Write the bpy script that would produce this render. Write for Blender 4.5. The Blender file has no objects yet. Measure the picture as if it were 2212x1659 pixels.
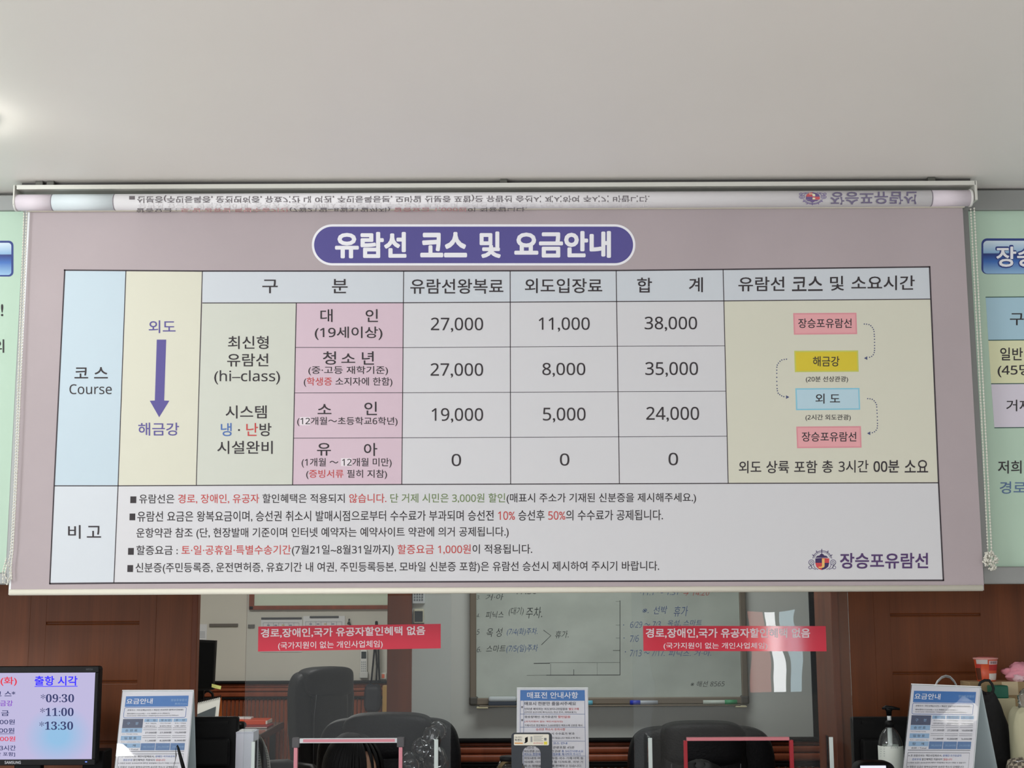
import bpy, bmesh, math, random
import numpy as np
from mathutils import Vector, Matrix, noise

random.seed(7)
SC = bpy.context.scene
COL = SC.collection
# ------------------------------------------------------------------ camera
W, H, F = 2212.0, 1659.0, 3000.0
PITCH = math.atan(F / 19200.0)
ROLL = math.radians(0.26)
CAM = np.array([0.0, 0.0, 1.6])
f0 = np.array([0, math.cos(PITCH), math.sin(PITCH)])
X0 = np.array([1.0, 0, 0])
U0 = np.cross(X0, f0)
cr = math.cos(ROLL) * X0 - math.sin(ROLL) * U0
cu = math.sin(ROLL) * X0 + math.cos(ROLL) * U0
cam = bpy.data.objects.new('camera', bpy.data.cameras.new('camera'))
COL.objects.link(cam)
cam.data.sensor_width = 36.0
cam.data.lens = 36.0 * F / W
M = Matrix.Identity(4)
for i in range(3):
    M[i][0] = cr[i]; M[i][1] = cu[i]; M[i][2] = -f0[i]; M[i][3] = CAM[i]
cam.matrix_world = M
SC.camera = cam
# ------------------------------------------------------------------ world, lights, exposure
vs = SC.view_settings
vs.view_transform = 'Standard'; vs.look = 'None'; vs.gamma = 1.0; vs.use_curve_mapping = False
vs.exposure = -0.04
wd = bpy.data.worlds.new('world'); SC.world = wd; wd.use_nodes = True
wd.node_tree.nodes['Background'].inputs[0].default_value = (0.93, 0.97, 1.0, 1)
wd.node_tree.nodes['Background'].inputs[1].default_value = 0.56

def area(name, loc, target, sx, sy, power, col=(1, 1, 1)):
    l = bpy.data.lights.new(name, 'AREA'); l.shape = 'RECTANGLE'; l.size = sx; l.size_y = sy
    l.energy = power; l.color = col
    o = bpy.data.objects.new(name, l); COL.objects.link(o); o.location = loc
    o.rotation_euler = (Vector(target) - Vector(loc)).to_track_quat('-Z', 'Y').to_euler()
    return o
area('hall_side_lamp', (-3.1, 1.1, 2.66), (-0.5, 3.95, 2.1), 1.2, 0.5, 52, (0.93, 0.97, 1.0))
area('hall_rear_lamp', (-2.95, -0.65, 2.78), (-2.95, -0.6, 0.0), 0.24, 0.24, 12, (1.0, 0.99, 0.97))
area('daylight_rear_window', (0.2, -3.2, 2.3), (0.0, 4.0, 1.9), 3.4, 0.9, 46, (0.97, 0.98, 1.0))
area('ceiling_fill_left', (-4.6, -2.4, 1.25), (-1.0, 2.6, 2.3), 2.0, 1.7, 74, (0.98, 0.99, 1.0))  # unseen fill light, added to brighten the ceiling from the left
area('ceiling_fill_right', (4.6, -2.4, 1.25), (1.2, 2.6, 2.3), 2.0, 1.7, 18, (0.98, 0.99, 1.0))  # weaker added fill for the ceiling on the right, no window modelled
area('office_ceiling_light', (0.35, 5.1, 2.5), (0.35, 5.2, 0.0), 1.2, 0.5, 14, (0.96, 1.0, 0.98))
area('alcove_ceiling_light', (-1.7, 8.3, 2.5), (-1.7, 8.4, 0.0), 1.2, 0.6, 33, (1.0, 0.985, 0.95))

# ------------------------------------------------------------------ pixel rays onto real surfaces
def ray(x, y):
    x = np.asarray(x, float)[..., None]; y = np.asarray(y, float)[..., None]
    return f0 + (x - W / 2) / F * cr - (y - H / 2) / F * cu
def at(x, y, Y):
    d = ray(x, y); return CAM + d * (Y / d[1])
def bz(x, y, Y):
    return float(at(x, y, Y)[2])
def bx_(x, y, Y):
    return float(at(x, y, Y)[0])

class Flat:
    def __init__(s, p, n):
        s.p = np.array(p, float); s.n = np.array(n, float) / np.linalg.norm(n)
    def hit(s, x, y, off=0.0):
        d = ray(x, y); return CAM + d * (((s.p - CAM) @ s.n + off) / (d @ s.n))[..., None]
class Tube:                                  # a straight roll: axis from A to B
    def __init__(s, A, B, r):
        s.A = np.array(A, float); s.B = np.array(B, float); s.r = r
    def hit(s, x, y, off=0.0):
        d = ray(x, y); k = (s.B - s.A) / np.linalg.norm(s.B - s.A)
        o = CAM - s.A; o = o - k * (o @ k); e = d - (d @ k)[..., None] * k; r = s.r + off
        a, b, c = (e * e).sum(-1), 2 * e @ o, o @ o - r * r
        q = np.maximum(b * b - 4 * a * c, 0.0)
        return CAM + d * ((-b - np.sqrt(q)) / (2 * a))[..., None]
def wallplane(Y):
    return Flat((0, Y, 0), (0, -1, 0))

# ------------------------------------------------------------------ materials
MATS = {}
def lin(c):
    c = c / 255.0
    return c / 12.92 if c <= 0.04045 else ((c + 0.055) / 1.055) ** 2.4
def rgb(c):
    return (lin(c[0]), lin(c[1]), lin(c[2]), 1)
def mat(c, rough=0.6, metal=0.0, spec=0.5, emit=0.0, key=None, noise_=0.0, scale=(8, 8, 8), bump=0.0, coat=0.0):
    k = (tuple(c), rough, metal, spec, emit, key, noise_, scale, bump, coat)
    if k in MATS: return MATS[k]
    m = bpy.data.materials.new(key or 'paint'); m.use_nodes = True
    nt = m.node_tree; b = nt.nodes['Principled BSDF']
    b.inputs['Base Color'].default_value = rgb(c); b.inputs['Roughness'].default_value = rough
    b.inputs['Metallic'].default_value = metal; b.inputs['Specular IOR Level'].default_value = spec
    b.inputs['Coat Weight'].default_value = coat
    if emit:
        b.inputs['Emission Color'].default_value = rgb(c); b.inputs['Emission Strength'].default_value = emit
    if noise_ or bump:
        tc = nt.nodes.new('ShaderNodeTexCoord'); mp = nt.nodes.new('ShaderNodeMapping')
        mp.inputs['Scale'].default_value = scale
        nz = nt.nodes.new('ShaderNodeTexNoise'); nz.inputs['Scale'].default_value = 1.0; nz.inputs['Detail'].default_value = 5
        nt.links.new(tc.outputs['Object'], mp.inputs[0]); nt.links.new(mp.outputs[0], nz.inputs[0])
        if noise_:
            rp = nt.nodes.new('ShaderNodeValToRGB'); nt.links.new(nz.outputs[0], rp.inputs[0])
            lo = [max(0, v * (1 - noise_)) for v in c]; hi = [min(255, v * (1 + noise_)) for v in c]
            rp.color_ramp.elements[0].position = 0.3; rp.color_ramp.elements[1].position = 0.7
            rp.color_ramp.elements[0].color = rgb(lo); rp.color_ramp.elements[1].color = rgb(hi)
            nt.links.new(rp.outputs[0], b.inputs['Base Color'])
        if bump:
            bp = nt.nodes.new('ShaderNodeBump'); bp.inputs['Strength'].default_value = bump; bp.inputs['Distance'].default_value = 0.01
            nt.links.new(nz.outputs[0], bp.inputs['Height']); nt.links.new(bp.outputs[0], b.inputs['Normal'])
    MATS[k] = m
    return m
def glassmat(tint=(0.95, 0.96, 0.96), ior=1.5, rough=0.0, bump=0.0, key='clear_acrylic', haze=0.0):
    if key in MATS: return MATS[key]
    m = bpy.data.materials.new(key); m.use_nodes = True; nt = m.node_tree; nt.nodes.clear()
    out = nt.nodes.new('ShaderNodeOutputMaterial'); mx = nt.nodes.new('ShaderNodeMixShader')
    t = nt.nodes.new('ShaderNodeBsdfTransparent'); g = nt.nodes.new('ShaderNodeBsdfGlossy'); fr = nt.nodes.new('ShaderNodeFresnel')
    t.inputs[0].default_value = (*tint, 1); g.inputs['Roughness'].default_value = rough; fr.inputs[0].default_value = ior
    last = t.outputs[0]
    if haze:
        df = nt.nodes.new('ShaderNodeBsdfDiffuse'); df.inputs[0].default_value = (0.8, 0.82, 0.82, 1)
        m2 = nt.nodes.new('ShaderNodeMixShader'); m2.inputs[0].default_value = haze
        nt.links.new(t.outputs[0], m2.inputs[1]); nt.links.new(df.outputs[0], m2.inputs[2]); last = m2.outputs[0]
    nt.links.new(fr.outputs[0], mx.inputs[0]); nt.links.new(last, mx.inputs[1]); nt.links.new(g.outputs[0], mx.inputs[2])
    nt.links.new(mx.outputs[0], out.inputs[0])
    if bump:
        tc = nt.nodes.new('ShaderNodeTexCoord'); nz = nt.nodes.new('ShaderNodeTexNoise'); nz.inputs['Scale'].default_value = 1.0
        nz.inputs['Detail'].default_value = 0.5
        bp = nt.nodes.new('ShaderNodeBump'); bp.inputs['Strength'].default_value = bump; bp.inputs['Distance'].default_value = 0.05
        mpw = nt.nodes.new('ShaderNodeMapping'); mpw.inputs['Scale'].default_value = (3.5, 1, 6.5)
        nt.links.new(tc.outputs['Object'], mpw.inputs[0]); nt.links.new(mpw.outputs[0], nz.inputs[0]); nt.links.new(nz.outputs[0], bp.inputs['Height'])
        nt.links.new(bp.outputs[0], g.inputs['Normal'])
    MATS[key] = m
    return m
def rampmat(stops, key, rough=0.5):
    """printed vertical colour blend, bottom to top of its own panel"""
    m = bpy.data.materials.new(key); m.use_nodes = True; nt = m.node_tree; b = nt.nodes['Principled BSDF']
    tc = nt.nodes.new('ShaderNodeTexCoord'); sp = nt.nodes.new('ShaderNodeSeparateXYZ'); rp = nt.nodes.new('ShaderNodeValToRGB')
    nt.links.new(tc.outputs['Generated'], sp.inputs[0]); nt.links.new(sp.outputs[2], rp.inputs[0]); nt.links.new(rp.outputs[0], b.inputs['Base Color'])
    el = rp.color_ramp.elements
    while len(el) < len(stops): el.new(0.5)
    for e, (p, c) in zip(el, stops): e.position = p; e.color = rgb(c)
    b.inputs['Roughness'].default_value = rough
    return m
def woodmat(c, key, rough=0.42):
    m = bpy.data.materials.new(key); m.use_nodes = True; nt = m.node_tree; b = nt.nodes['Principled BSDF']
    tc = nt.nodes.new('ShaderNodeTexCoord'); mp = nt.nodes.new('ShaderNodeMapping'); mp.inputs['Scale'].default_value = (14, 14, 0.9)
    nz = nt.nodes.new('ShaderNodeTexNoise'); nz.inputs['Scale'].default_value = 1.0; nz.inputs['Detail'].default_value = 7; nz.inputs['Roughness'].default_value = 0.6
    nz.inputs['Distortion'].default_value = 0.6
    mp2 = nt.nodes.new('ShaderNodeMapping'); mp2.inputs['Scale'].default_value = (190, 190, 5)
    n2 = nt.nodes.new('ShaderNodeTexNoise'); n2.inputs['Scale'].default_value = 1.0; n2.inputs['Detail'].default_value = 2
    mx = nt.nodes.new('ShaderNodeMath'); mx.operation = 'MULTIPLY_ADD'; mx.inputs[1].default_value = 0.25
    rp = nt.nodes.new('ShaderNodeValToRGB')
    nt.links.new(tc.outputs['Object'], mp.inputs[0]); nt.links.new(mp.outputs[0], nz.inputs[0])
    nt.links.new(tc.outputs['Object'], mp2.inputs[0]); nt.links.new(mp2.outputs[0], n2.inputs[0])
    nt.links.new(n2.outputs[0], mx.inputs[0]); nt.links.new(nz.outputs[0], mx.inputs[2]); nt.links.new(mx.outputs[0], rp.inputs[0])
    rp.color_ramp.elements[0].position = 0.4; rp.color_ramp.elements[1].position = 0.85
    rp.color_ramp.elements[0].color = rgb([v * 0.88 for v in c]); rp.color_ramp.elements[1].color = rgb([min(255, v * 1.1) for v in c])
    nt.links.new(rp.outputs[0], b.inputs['Base Color']); b.inputs['Roughness'].default_value = rough
    b.inputs['Specular IOR Level'].default_value = 0.25
    return m
WOOD = woodmat((124, 69, 38), 'wood_panel_brown')
WOODRED = woodmat((138, 72, 46), 'wood_red_brown', 0.35)
WOODCASE = woodmat((122, 66, 42), 'wood_casing', 0.45)
BLACK = mat((9, 9, 10), 0.45, spec=0.2, key='black_plastic')
BLACKM = mat((12, 12, 13), 0.6, spec=0.2, key='matte_black')
WHITE = mat((232, 234, 236), 0.5, key='white')
LEATHER = mat((17, 17, 20), 0.5, spec=0.25, key='dark_leather', bump=0.25, scale=(160, 160, 160))
ALU = mat((214, 214, 206), 0.4, 0.25, key='off_white_aluminium')
CREAM = mat((232, 228, 212), 0.45, key='cream_plastic')
CLEAR = glassmat()
PANE = glassmat((0.95, 0.96, 0.96), 1.4, 0.0, 0.03, 'acrylic_pane', haze=0.014)
CHROME = mat((200, 200, 202), 0.15, 1.0, key='chrome')

# ------------------------------------------------------------------ object helpers
WL = {}
def finish(o, parent, name):
    if parent is not None:
        o.parent = parent; WL[o] = WL.get(parent, Vector((0, 0, 0)))
    return o
def mesh_obj(name, verts, faces, mats, parent=None, smooth=False, fmat=None):
    V = np.array(verts, float).reshape(-1, 3)
    if parent is not None:
        base = np.array(WL.get(parent, Vector((0, 0, 0))))
    else:
        base = np.array([(V[:, 0].min() + V[:, 0].max()) / 2, (V[:, 1].min() + V[:, 1].max()) / 2, V[:, 2].min()])
    me = bpy.data.meshes.new(name)
    me.from_pydata((V - base).tolist(), [], faces if isinstance(faces, list) else list(faces))
    if not isinstance(mats, (list, tuple)): mats = [mats]
    for m in mats: me.materials.append(m)
    if fmat is not None: me.polygons.foreach_set('material_index', fmat)
    if smooth: me.polygons.foreach_set('use_smooth', [True] * len(me.polygons))
    me.update()
    o = bpy.data.objects.new(name, me); COL.objects.link(o)
    if parent is None:
        o.location = base; WL[o] = Vector(base)
    else:
        o.parent = parent; WL[o] = Vector(base)
    return o
def thing(name, label, cat, loc, rz=0.0, group=None, local=False):
    o = bpy.data.objects.new(name, None); COL.objects.link(o)
    o.empty_display_size = 0.05; o.location = loc; o.rotation_euler = (0, 0, rz)
    WL[o] = Vector((0, 0, 0)) if local else Vector(loc)
    o['label'] = label; o['category'] = cat
    if group: o['group'] = group
    return o
def tag(o, label, cat, group=None):
    o['label'] = label; o['category'] = cat
    if group: o['group'] = group
    return o
def struct(o):
    o['kind'] = 'structure'; return o
def box(name, lo, hi, m, parent=None, bevel=0.0, seg=2, rot=None):
    bm = bmesh.new(); bmesh.ops.create_cube(bm, size=1.0)
    lo = np.array(lo, float); hi = np.array(hi, float); c = (lo + hi) / 2; s = hi - lo
    for v in bm.verts: v.co = Vector((v.co.x * s[0], v.co.y * s[1], v.co.z * s[2]))
    if bevel: bmesh.ops.bevel(bm, geom=bm.edges[:], offset=min(bevel, 0.45 * s.min()), segments=seg, affect='EDGES', profile=0.5)
    if rot is not None: bmesh.ops.transform(bm, matrix=rot.to_4x4(), verts=bm.verts)
    V = [np.array(v.co) + c for v in bm.verts]; Fc = [[v.index for v in f.verts] for f in bm.faces]
    bm.free()
    return mesh_obj(name, V, Fc, m, parent, smooth=False)
def sweep(name, pts, r, m, parent=None, n=8, closed=False, smooth=True):
    P = [np.array(p, float) for p in pts]; R = r if isinstance(r, (list, tuple)) else [r] * len(P)
    V = []; Fc = []; prev = None; k = len(P)
    for i in range(k):
        a = P[(i - 1) % k] if (closed or i > 0) else P[i]; b = P[(i + 1) % k] if (closed or i < k - 1) else P[i]
        t = b - a; t = t / (np.linalg.norm(t) + 1e-12)
        if prev is None:
            h = np.array([0, 0, 1.0]) if abs(t[2]) < 0.9 else np.array([1.0, 0, 0])
            prev = np.cross(t, h)
        u = prev - t * (prev @ t); u /= np.linalg.norm(u) + 1e-12; prev = u; w = np.cross(t, u)
        for j in range(n):
            an = 2 * math.pi * j / n; V.append(P[i] + R[i] * (math.cos(an) * u + math.sin(an) * w))
    for i in range(k if closed else k - 1):
        for j in range(n):
            i2 = (i + 1) % k
            Fc.append([i * n + j, i * n + (j + 1) % n, i2 * n + (j + 1) % n, i2 * n + j])
    if not closed:
        Fc.append(list(range(n))[::-1]); Fc.append([(k - 1) * n + j for j in range(n)])
    if name is None: return V, Fc
    return mesh_obj(name, V, Fc, m, parent, smooth)
def lathe(name, prof, c, m, parent=None, n=28, smooth=True, cap=True, axis=None):
    V = []; Fc = []; c = np.array(c, float); k = len(prof)
    R = np.eye(3) if axis is None else np.array(axis)
    for (r, z) in prof:
        for j in range(n):
            a = 2 * math.pi * j / n; V.append(c + R @ np.array([r * math.cos(a), r * math.sin(a), z]))
    for i in range(k - 1):
        for j in range(n): Fc.append([i * n + j, i * n + (j + 1) % n, (i + 1) * n + (j + 1) % n, (i + 1) * n + j])
    if cap: Fc.append(list(range(n))[::-1]); Fc.append([(k - 1) * n + j for j in range(n)])
    return mesh_obj(name, V, Fc, m, parent, smooth)
def cushion(name, c, s, m, parent=None, e=(0.5, 0.5), n=(40, 24), rot=None, fn=None):
    """soft block: superellipsoid with half sizes s; e = roundness vertical, horizontal"""
    V = []; Fc = []; nu, nv = n
    def sp(v, p): return math.copysign(abs(v) ** p, v)
    for i in range(nv + 1):
        ph = -math.pi / 2 + math.pi * i / nv
        for j in range(nu):
            th = 2 * math.pi * j / nu
            p = np.array([sp(math.cos(ph), e[0]) * sp(math.cos(th), e[1]), sp(math.cos(ph), e[0]) * sp(math.sin(th), e[1]), sp(math.sin(ph), e[0])])
            if fn: p = np.array(fn(p))
            p = p * np.array(s)
            if rot is not None: p = np.array(rot @ Vector(p))
            V.append(np.array(c) + p)
    for i in range(nv):
        for j in range(nu):
            Fc.append([i * nu + j, i * nu + (j + 1) % nu, (i + 1) * nu + (j + 1) % nu, (i + 1) * nu + j])
    return mesh_obj(name, V, Fc, m, parent, smooth=True)

# ---- flat print laid on a real surface
def pquad(name, pts, surf, off, m, parent, n=1, both=False):
    """print panel with corner pixels; n splits it along its width so that it can follow a roll"""
    if len(pts) == 4 and n > 1:
        a, b, c, d = [np.array(p, float) for p in pts]; V = []; Fc = []
        for i in range(n + 1):
            t = i / n; p = a + (b - a) * t; q = d + (c - d) * t
            V += [surf.hit(*p, off), surf.hit(*q, off)]
        for i in range(n): Fc.append([2 * i, 2 * i + 1, 2 * i + 3, 2 * i + 2])
        return mesh_obj(name, V, Fc, m, parent)
    V = [surf.hit(p[0], p[1], off) for p in pts]
    return mesh_obj(name, V, [list(range(len(V)))[::-1]], m, parent)
def prule(name, pts, w, surf, off, m, parent, n=1):
    """printed line through pixel points, w pixels wide"""
    V = []; Fc = []
    P = [np.array(p, float) for p in pts]
    for i, p in enumerate(P):
        a = P[max(i - 1, 0)]; b = P[min(i + 1, len(P) - 1)]; t = (b - a) / (np.linalg.norm(b - a) + 1e-9); nn = np.array([-t[1], t[0]]) * w / 2
        V += [surf.hit(*(p + nn), off), surf.hit(*(p - nn), off)]
    for i in range(len(P) - 1): Fc.append([2 * i, 2 * i + 1, 2 * i + 3, 2 * i + 2])
    return mesh_obj(name, V, Fc, m, parent)
def rrect(x0, y0, x1, y1, r, n=8, corners=(1, 1, 1, 1)):
    """rounded rectangle in pixels, clockwise from the top left"""
    P = []
    for (cx, cy, a0, on) in ((x0 + r, y0 + r, 180, corners[0]), (x1 - r, y0 + r, 270, corners[1]), (x1 - r, y1 - r, 0, corners[2]), (x0 + r, y1 - r, 90, corners[3])):
        if not on:
            P.append((x0 if a0 in (180, 90) else x1, y0 if a0 in (180, 270) else y1)); continue
        for k in range(n + 1):
            a = math.radians(a0 + 90 * k / n); P.append((cx + r * math.cos(a), cy + r * math.sin(a)))
    return P
# ---- lettering: queued, then turned into meshes in one go
def sans(t):
    o = ''
    for ch in t:
        if ch in '0123456789': o += chr(0x1D7E2 + int(ch))
        elif 'A' <= ch <= 'Z': o += chr(0x1D5A0 + ord(ch) - 65)
        elif 'a' <= ch <= 'z': o += chr(0x1D5BA + ord(ch) - 97)
        else: o += ch
    return o
def serif(t):
    return ''.join(chr(0x1D7CE + int(c)) if c in '0123456789' else c for c in t)
JOBS = []
def letter(runs, x0, x1, y0, y1, surf, parent, dy=0.0, bold=0.008, off=0.0008, shear=0.0, name='lettering', face=sans):
    """runs: text or list of (text, colour); x0..x1, y0..y1 = ink extents in pixels, dy = rise of the line's right end"""
    if isinstance(runs, str): runs = [(runs, DARK)]
    JOBS.append((runs, x0, x1, y0, y1, surf, parent, dy, bold, off, shear, name, face))
def run_letters():
    obs = []
    for J in JOBS:
        runs = J[0]; c = bpy.data.curves.new('text', 'FONT'); body = ''.join(J[12](t) for t, _ in runs)
        c.body = body; c.size = 1.0; c.resolution_u = 3; c.shear = J[10]; c.offset = -0.006 if J[11] == 'handwriting' else 0.0
        k = 0; ms = []
        for t, m in runs:
            if m not in ms: ms.append(m); c.materials.append(m)
            for _ in J[12](t):
                c.body_format[k].material_index = ms.index(m); k += 1
        o = bpy.data.objects.new('text', c); COL.objects.link(o); obs.append(o)
    bpy.context.view_layer.update()
    dg = bpy.context.evaluated_depsgraph_get()
    for o, J in zip(obs, JOBS):
        runs, x0, x1, y0, y1, surf, parent, dy, bold, off, sh, name, face = J
        me = bpy.data.meshes.new_from_object(o.evaluated_get(dg))
        n = len(me.vertices); co = np.empty(n * 3); me.vertices.foreach_get('co', co); co = co.reshape(-1, 3)
        Fc = [list(p.vertices) for p in me.polygons]; mi = [p.material_index for p in me.polygons]
        mats = list(o.data.materials)
        lo = co.min(0); hi = co.max(0)
        copies = [(0, 0)] if not bold else [(-bold, -bold), (bold, -bold), (bold, bold), (-bold, bold)]
        if bold > 0.02:
            copies = [(bold * math.cos(math.pi * k / 10) , bold * math.sin(math.pi * k / 10)) for k in range(20)] + [(bold * .5 * math.cos(math.pi * k / 3), bold * .5 * math.sin(math.pi * k / 3)) for k in range(6)]
        elif bold > 0.012: copies += [(bold, 0), (-bold, 0), (0, bold), (0, -bold)]
        V = []; FF = []; MI = []
        b = bold or 0.0
        for q, (dx, dz) in enumerate(copies):
            u = (co[:, 0] + dx - lo[0] + b) / (hi[0] - lo[0] + 2 * b); w = (co[:, 1] + dz - lo[1] + b) / (hi[1] - lo[1] + 2 * b)
            V.append(surf.hit(x0 + u * (x1 - x0), y1 + w * (y0 - y1) + dy * u, off + q * 0.00003))
            FF += [[i + q * n for i in f] for f in Fc]; MI += mi
        mesh_obj(name, np.concatenate(V), FF, mats, parent, fmat=MI)
        bpy.data.meshes.remove(me)
        cu_ = o.data; bpy.data.objects.remove(o); bpy.data.curves.remove(cu_)
DARK = mat((52, 46, 50), 0.7, key='print_dark')
RED = mat((196, 72, 70), 0.7, key='print_red')
GREEN = mat((112, 134, 84), 0.7, key='print_green')
BLUE = mat((78, 112, 176), 0.7, key='print_blue')
PURPLE = mat((92, 84, 150), 0.7, key='print_purple')
PRWHITE = mat((240, 240, 244), 0.6, key='print_white')

# ================================================================== the setting
ZC = 2.816
CEIL = mat((250, 246, 241), 0.42, key='ceiling_paint', noise_=0.006, scale=(1.3, 1.3, 1.3), spec=0.4)
struct(box('ceiling', (-6, -4, ZC), (6, 4.3, ZC + 0.1), CEIL))
FLOORM = mat((224, 221, 218), 0.3, key='floor_tile', noise_=0.04, scale=(3, 3, 3))
struct(box('floor', (-6, -4, -0.1), (6, 10.6, 0.0), FLOORM))
HEADM = mat((150, 152, 150), 0.6, key='header_grey')
struct(box('wall_header', (-6, 4.062, 1.66), (6, 4.36, ZC), HEADM))
OFFW = mat((208, 206, 196), 0.75, key='office_wall_cream', noise_=0.012, scale=(2, 2, 2))
OFFG = mat((205, 208, 202), 0.75, key='office_wall_grey', noise_=0.012, scale=(2, 2, 2))
YW, YB, YA = 4.65, 6.0, 10.3
xl = bx_(427, 1400, YW); xr = bx_(1797, 1400, YW)
# wood panelled walls either side of the ticket windows
def routed(xa, xb, z0, z1, w):
    """one field of the panel: flat face with rounded top and bottom edges that leave a routed groove"""
    r = 0.0062; prof = [(YW + 0.02, z0)]
    for k in range(6): a = math.radians(90 * k / 5); prof.append((YW + r - r * math.sin(a), z0 + r - r * math.cos(a)))
    for k in range(6): a = math.radians(90 * k / 5); prof.append((YW + r - r * math.cos(a), z1 - r + r * math.sin(a)))
    prof.append((YW + 0.02, z1)); n = len(prof)
    V = [(x_, y_, z_) for x_ in (xa, xb) for (y_, z_) in prof]
    mesh_obj('wood_panel', V, [[i, (i + 1) % n, n + (i + 1) % n, n + i] for i in range(n)] + [list(range(n))[::-1], [n + i for i in range(n)]], WOOD, w)
def panel_wall(name, x0, x1, cols, groovecol, ys, thick):
    w = struct(box(name, (x0, YW + 0.006, 0), (x1, YW + thick, 2.62), WOOD))
    for i, (a, b) in enumerate(cols):
        xa = max(x0, bx_(a, 1400, YW)); xb = min(x1, bx_(b, 1400, YW))
        if i == groovecol:
            zs = [2.6] + [bz((a + b) / 2, y, YW) for y in ys] + [0.02]
            for k in range(len(zs) - 1): routed(xa, xb, zs[k + 1] + 0.0012, zs[k] - 0.0012, w)
        else:
            box('wood_panel', (xa, YW - 0.0006 * (i % 2), 0.02), (xb, YW + 0.02, 2.6), WOOD, w, 0.0008, 2)
    return w
wl_ = panel_wall('wall_left', -3.4, xl - 0.02, [(-1600, -600), (-600, -120), (-120, 62), (62, 97), (97, 299), (299, 335), (335, 420)], 4, (1010, 1140, 1246, 1346, 1473.5, 1604, 1735, 1880), 0.03)
wr_ = panel_wall('wall_right', xr + 0.0235, 3.2, [(1811, 1891), (1891, 1926), (1926, 2122), (2122, 2160), (2160, 2420), (2420, 2900), (2900, 3600)], 2, (1010, 1100, 1200, 1328, 1454.5, 1585, 1715, 1850), 0.12)
struct(box('trim_1', (xl - 0.0205, YW - 0.012, 0), (xl, YW + 0.026, 2.62), WOODCASE, bevel=0.003))
struct(box('trim_2', (xr, YW - 0.012, 0), (xr + 0.023, YW + 0.25, 2.62), WOODCASE, bevel=0.003))
# office behind
xc0 = bx_(837, 1400, YB); xc1 = bx_(890, 1400, YB)
wob = struct(box('wall_back', (xc0 + 0.01, YB, 0), (3.2, YB + 0.14, 2.6), OFFG))
wal = struct(box('wall_alcove', (-3.4, YA, 0), (xc0 + 0.2, YA + 0.1, 2.6), OFFW))
struct(box('wall_office_left', (-3.5, YW + 0.031, 0), (-3.4, YA, 2.6), OFFW))
struct(box('wall_office_right', (3.2, YW + 0.12, 0), (3.3, YB, 2.6), OFFG))
struct(box('wall_alcove_side', (xc0 + 0.1, YB + 0.14, 0), (xc0 + 0.2, YA, 2.6), OFFW))
struct(box('ceiling_office', (-3.5, YW + 0.12, 2.6), (3.3, YA + 0.1, 2.7), mat((225, 224, 218), 0.8, key='office_ceiling')))
struct(box('trim_3', (xc0, YB - 0.02, 0), (xc1, YB + 0.15, 2.6), WOODCASE, bevel=0.004))
xk = bx_(1750, 1400, YB)
struct(box('trim_4', (xk, YB - 0.012, 0), (xk + 0.024, YB, 2.6), BLACKM, bevel=0.003))
# wainscot on the nearer back wall: black cap, then stacked mouldings
def bar(name, y0, y1, Y, x0, x1, xref, m, parent, d, bevel=0.01, seg=3):
    return box(name, (x0, Y - d, bz(xref, y1, Y)), (x1, Y, bz(xref, y0, Y)), m, parent, bevel, seg)
bar('wainscot_cap', 1593, 1602, YB, xc1, 3.2, 1300, BLACKM, wob, 0.035)
for (a, b, d) in ((1603, 1611, 0.016), (1611.5, 1627, 0.026), (1627.5, 1644, 0.030)):
    bar('wainscot_moulding', a, b, YB, xc1, 3.2, 1300, WOODRED, wob, d, 0.012, 4)
bar('wainscot_band', 1645.5, 1657, YB, xc1, 3.2, 1300, BLACKM, wob, 0.02)
sl = None
x = xc1 + 0.015
while x < 2.0:
    z1 = bz(1300, 1657.5, YB)
    if sl is None:
        sl = box('slat', (x - 0.0135, YB - 0.014, 0.02), (x + 0.0135, YB, z1), WOODRED, wob, 0.006, 2); sx0 = x
    else:
        c = sl.copy(); COL.objects.link(c); c.location = (sl.location.x + x - sx0, sl.location.y, sl.location.z)
    x += 0.0285
# wainscot in the alcove
bar('wainscot_cap', 1470, 1476, YA, -3.4, xc0 + 0.1, 640, BLACKM, wal, 0.05)
for (a, b, d) in ((1476.3, 1485, 0.02), (1485.3, 1493, 0.036), (1493.3, 1505, 0.024)):
    bar('wainscot_moulding', a, b, YA, -3.4, xc0 + 0.1, 640, WOODRED, wal, d, 0.014, 4)
bar('wainscot_band', 1505, 1509.5, YA, -3.4, xc0 + 0.1, 640, BLACKM, wal, 0.035)
sl = None
x = bx_(425, 1520, YA)
while x < bx_(850, 1520, YA):
    z1 = bz(640, 1509.5, YA)
    if sl is None:
        sl = box('slat', (x - 0.0135, YA - 0.018, 0.02), (x + 0.0135, YA, z1), WOODRED, wal, 0.008, 2); sx0 = x
    else:
        c = sl.copy(); COL.objects.link(c); c.location = (sl.location.x + x - sx0, sl.location.y, sl.location.z)
    x += 0.0295
# rear of the hall: wall with the window whose daylight the panes mirror
RW = mat((176, 172, 164), 0.7, key='hall_rear_wall')
rw = struct(box('wall_rear', (1.2, -3.95, 0), (5.0, -3.85, 2.82), RW))
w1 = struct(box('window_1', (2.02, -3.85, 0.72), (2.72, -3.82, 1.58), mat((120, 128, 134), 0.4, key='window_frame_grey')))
box('pane', (2.255, -3.82, 0.76), (2.36, -3.815, 1.54), mat((252, 253, 255), 0.5, key='daylight_pane', emit=15.0), w1)
box('pane', (2.41, -3.82, 0.76), (2.54, -3.815, 1.54), mat((200, 228, 240), 0.5, key='sky_pane', emit=7.0), w1)
box('pane', (2.08, -3.82, 0.76), (2.235, -3.815, 1.54), mat((236, 150, 140), 0.5, key='glowing_pink_curtain', emit=4.2), w1)  # stands in for a backlit pink curtain; glow added for its reflection

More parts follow.
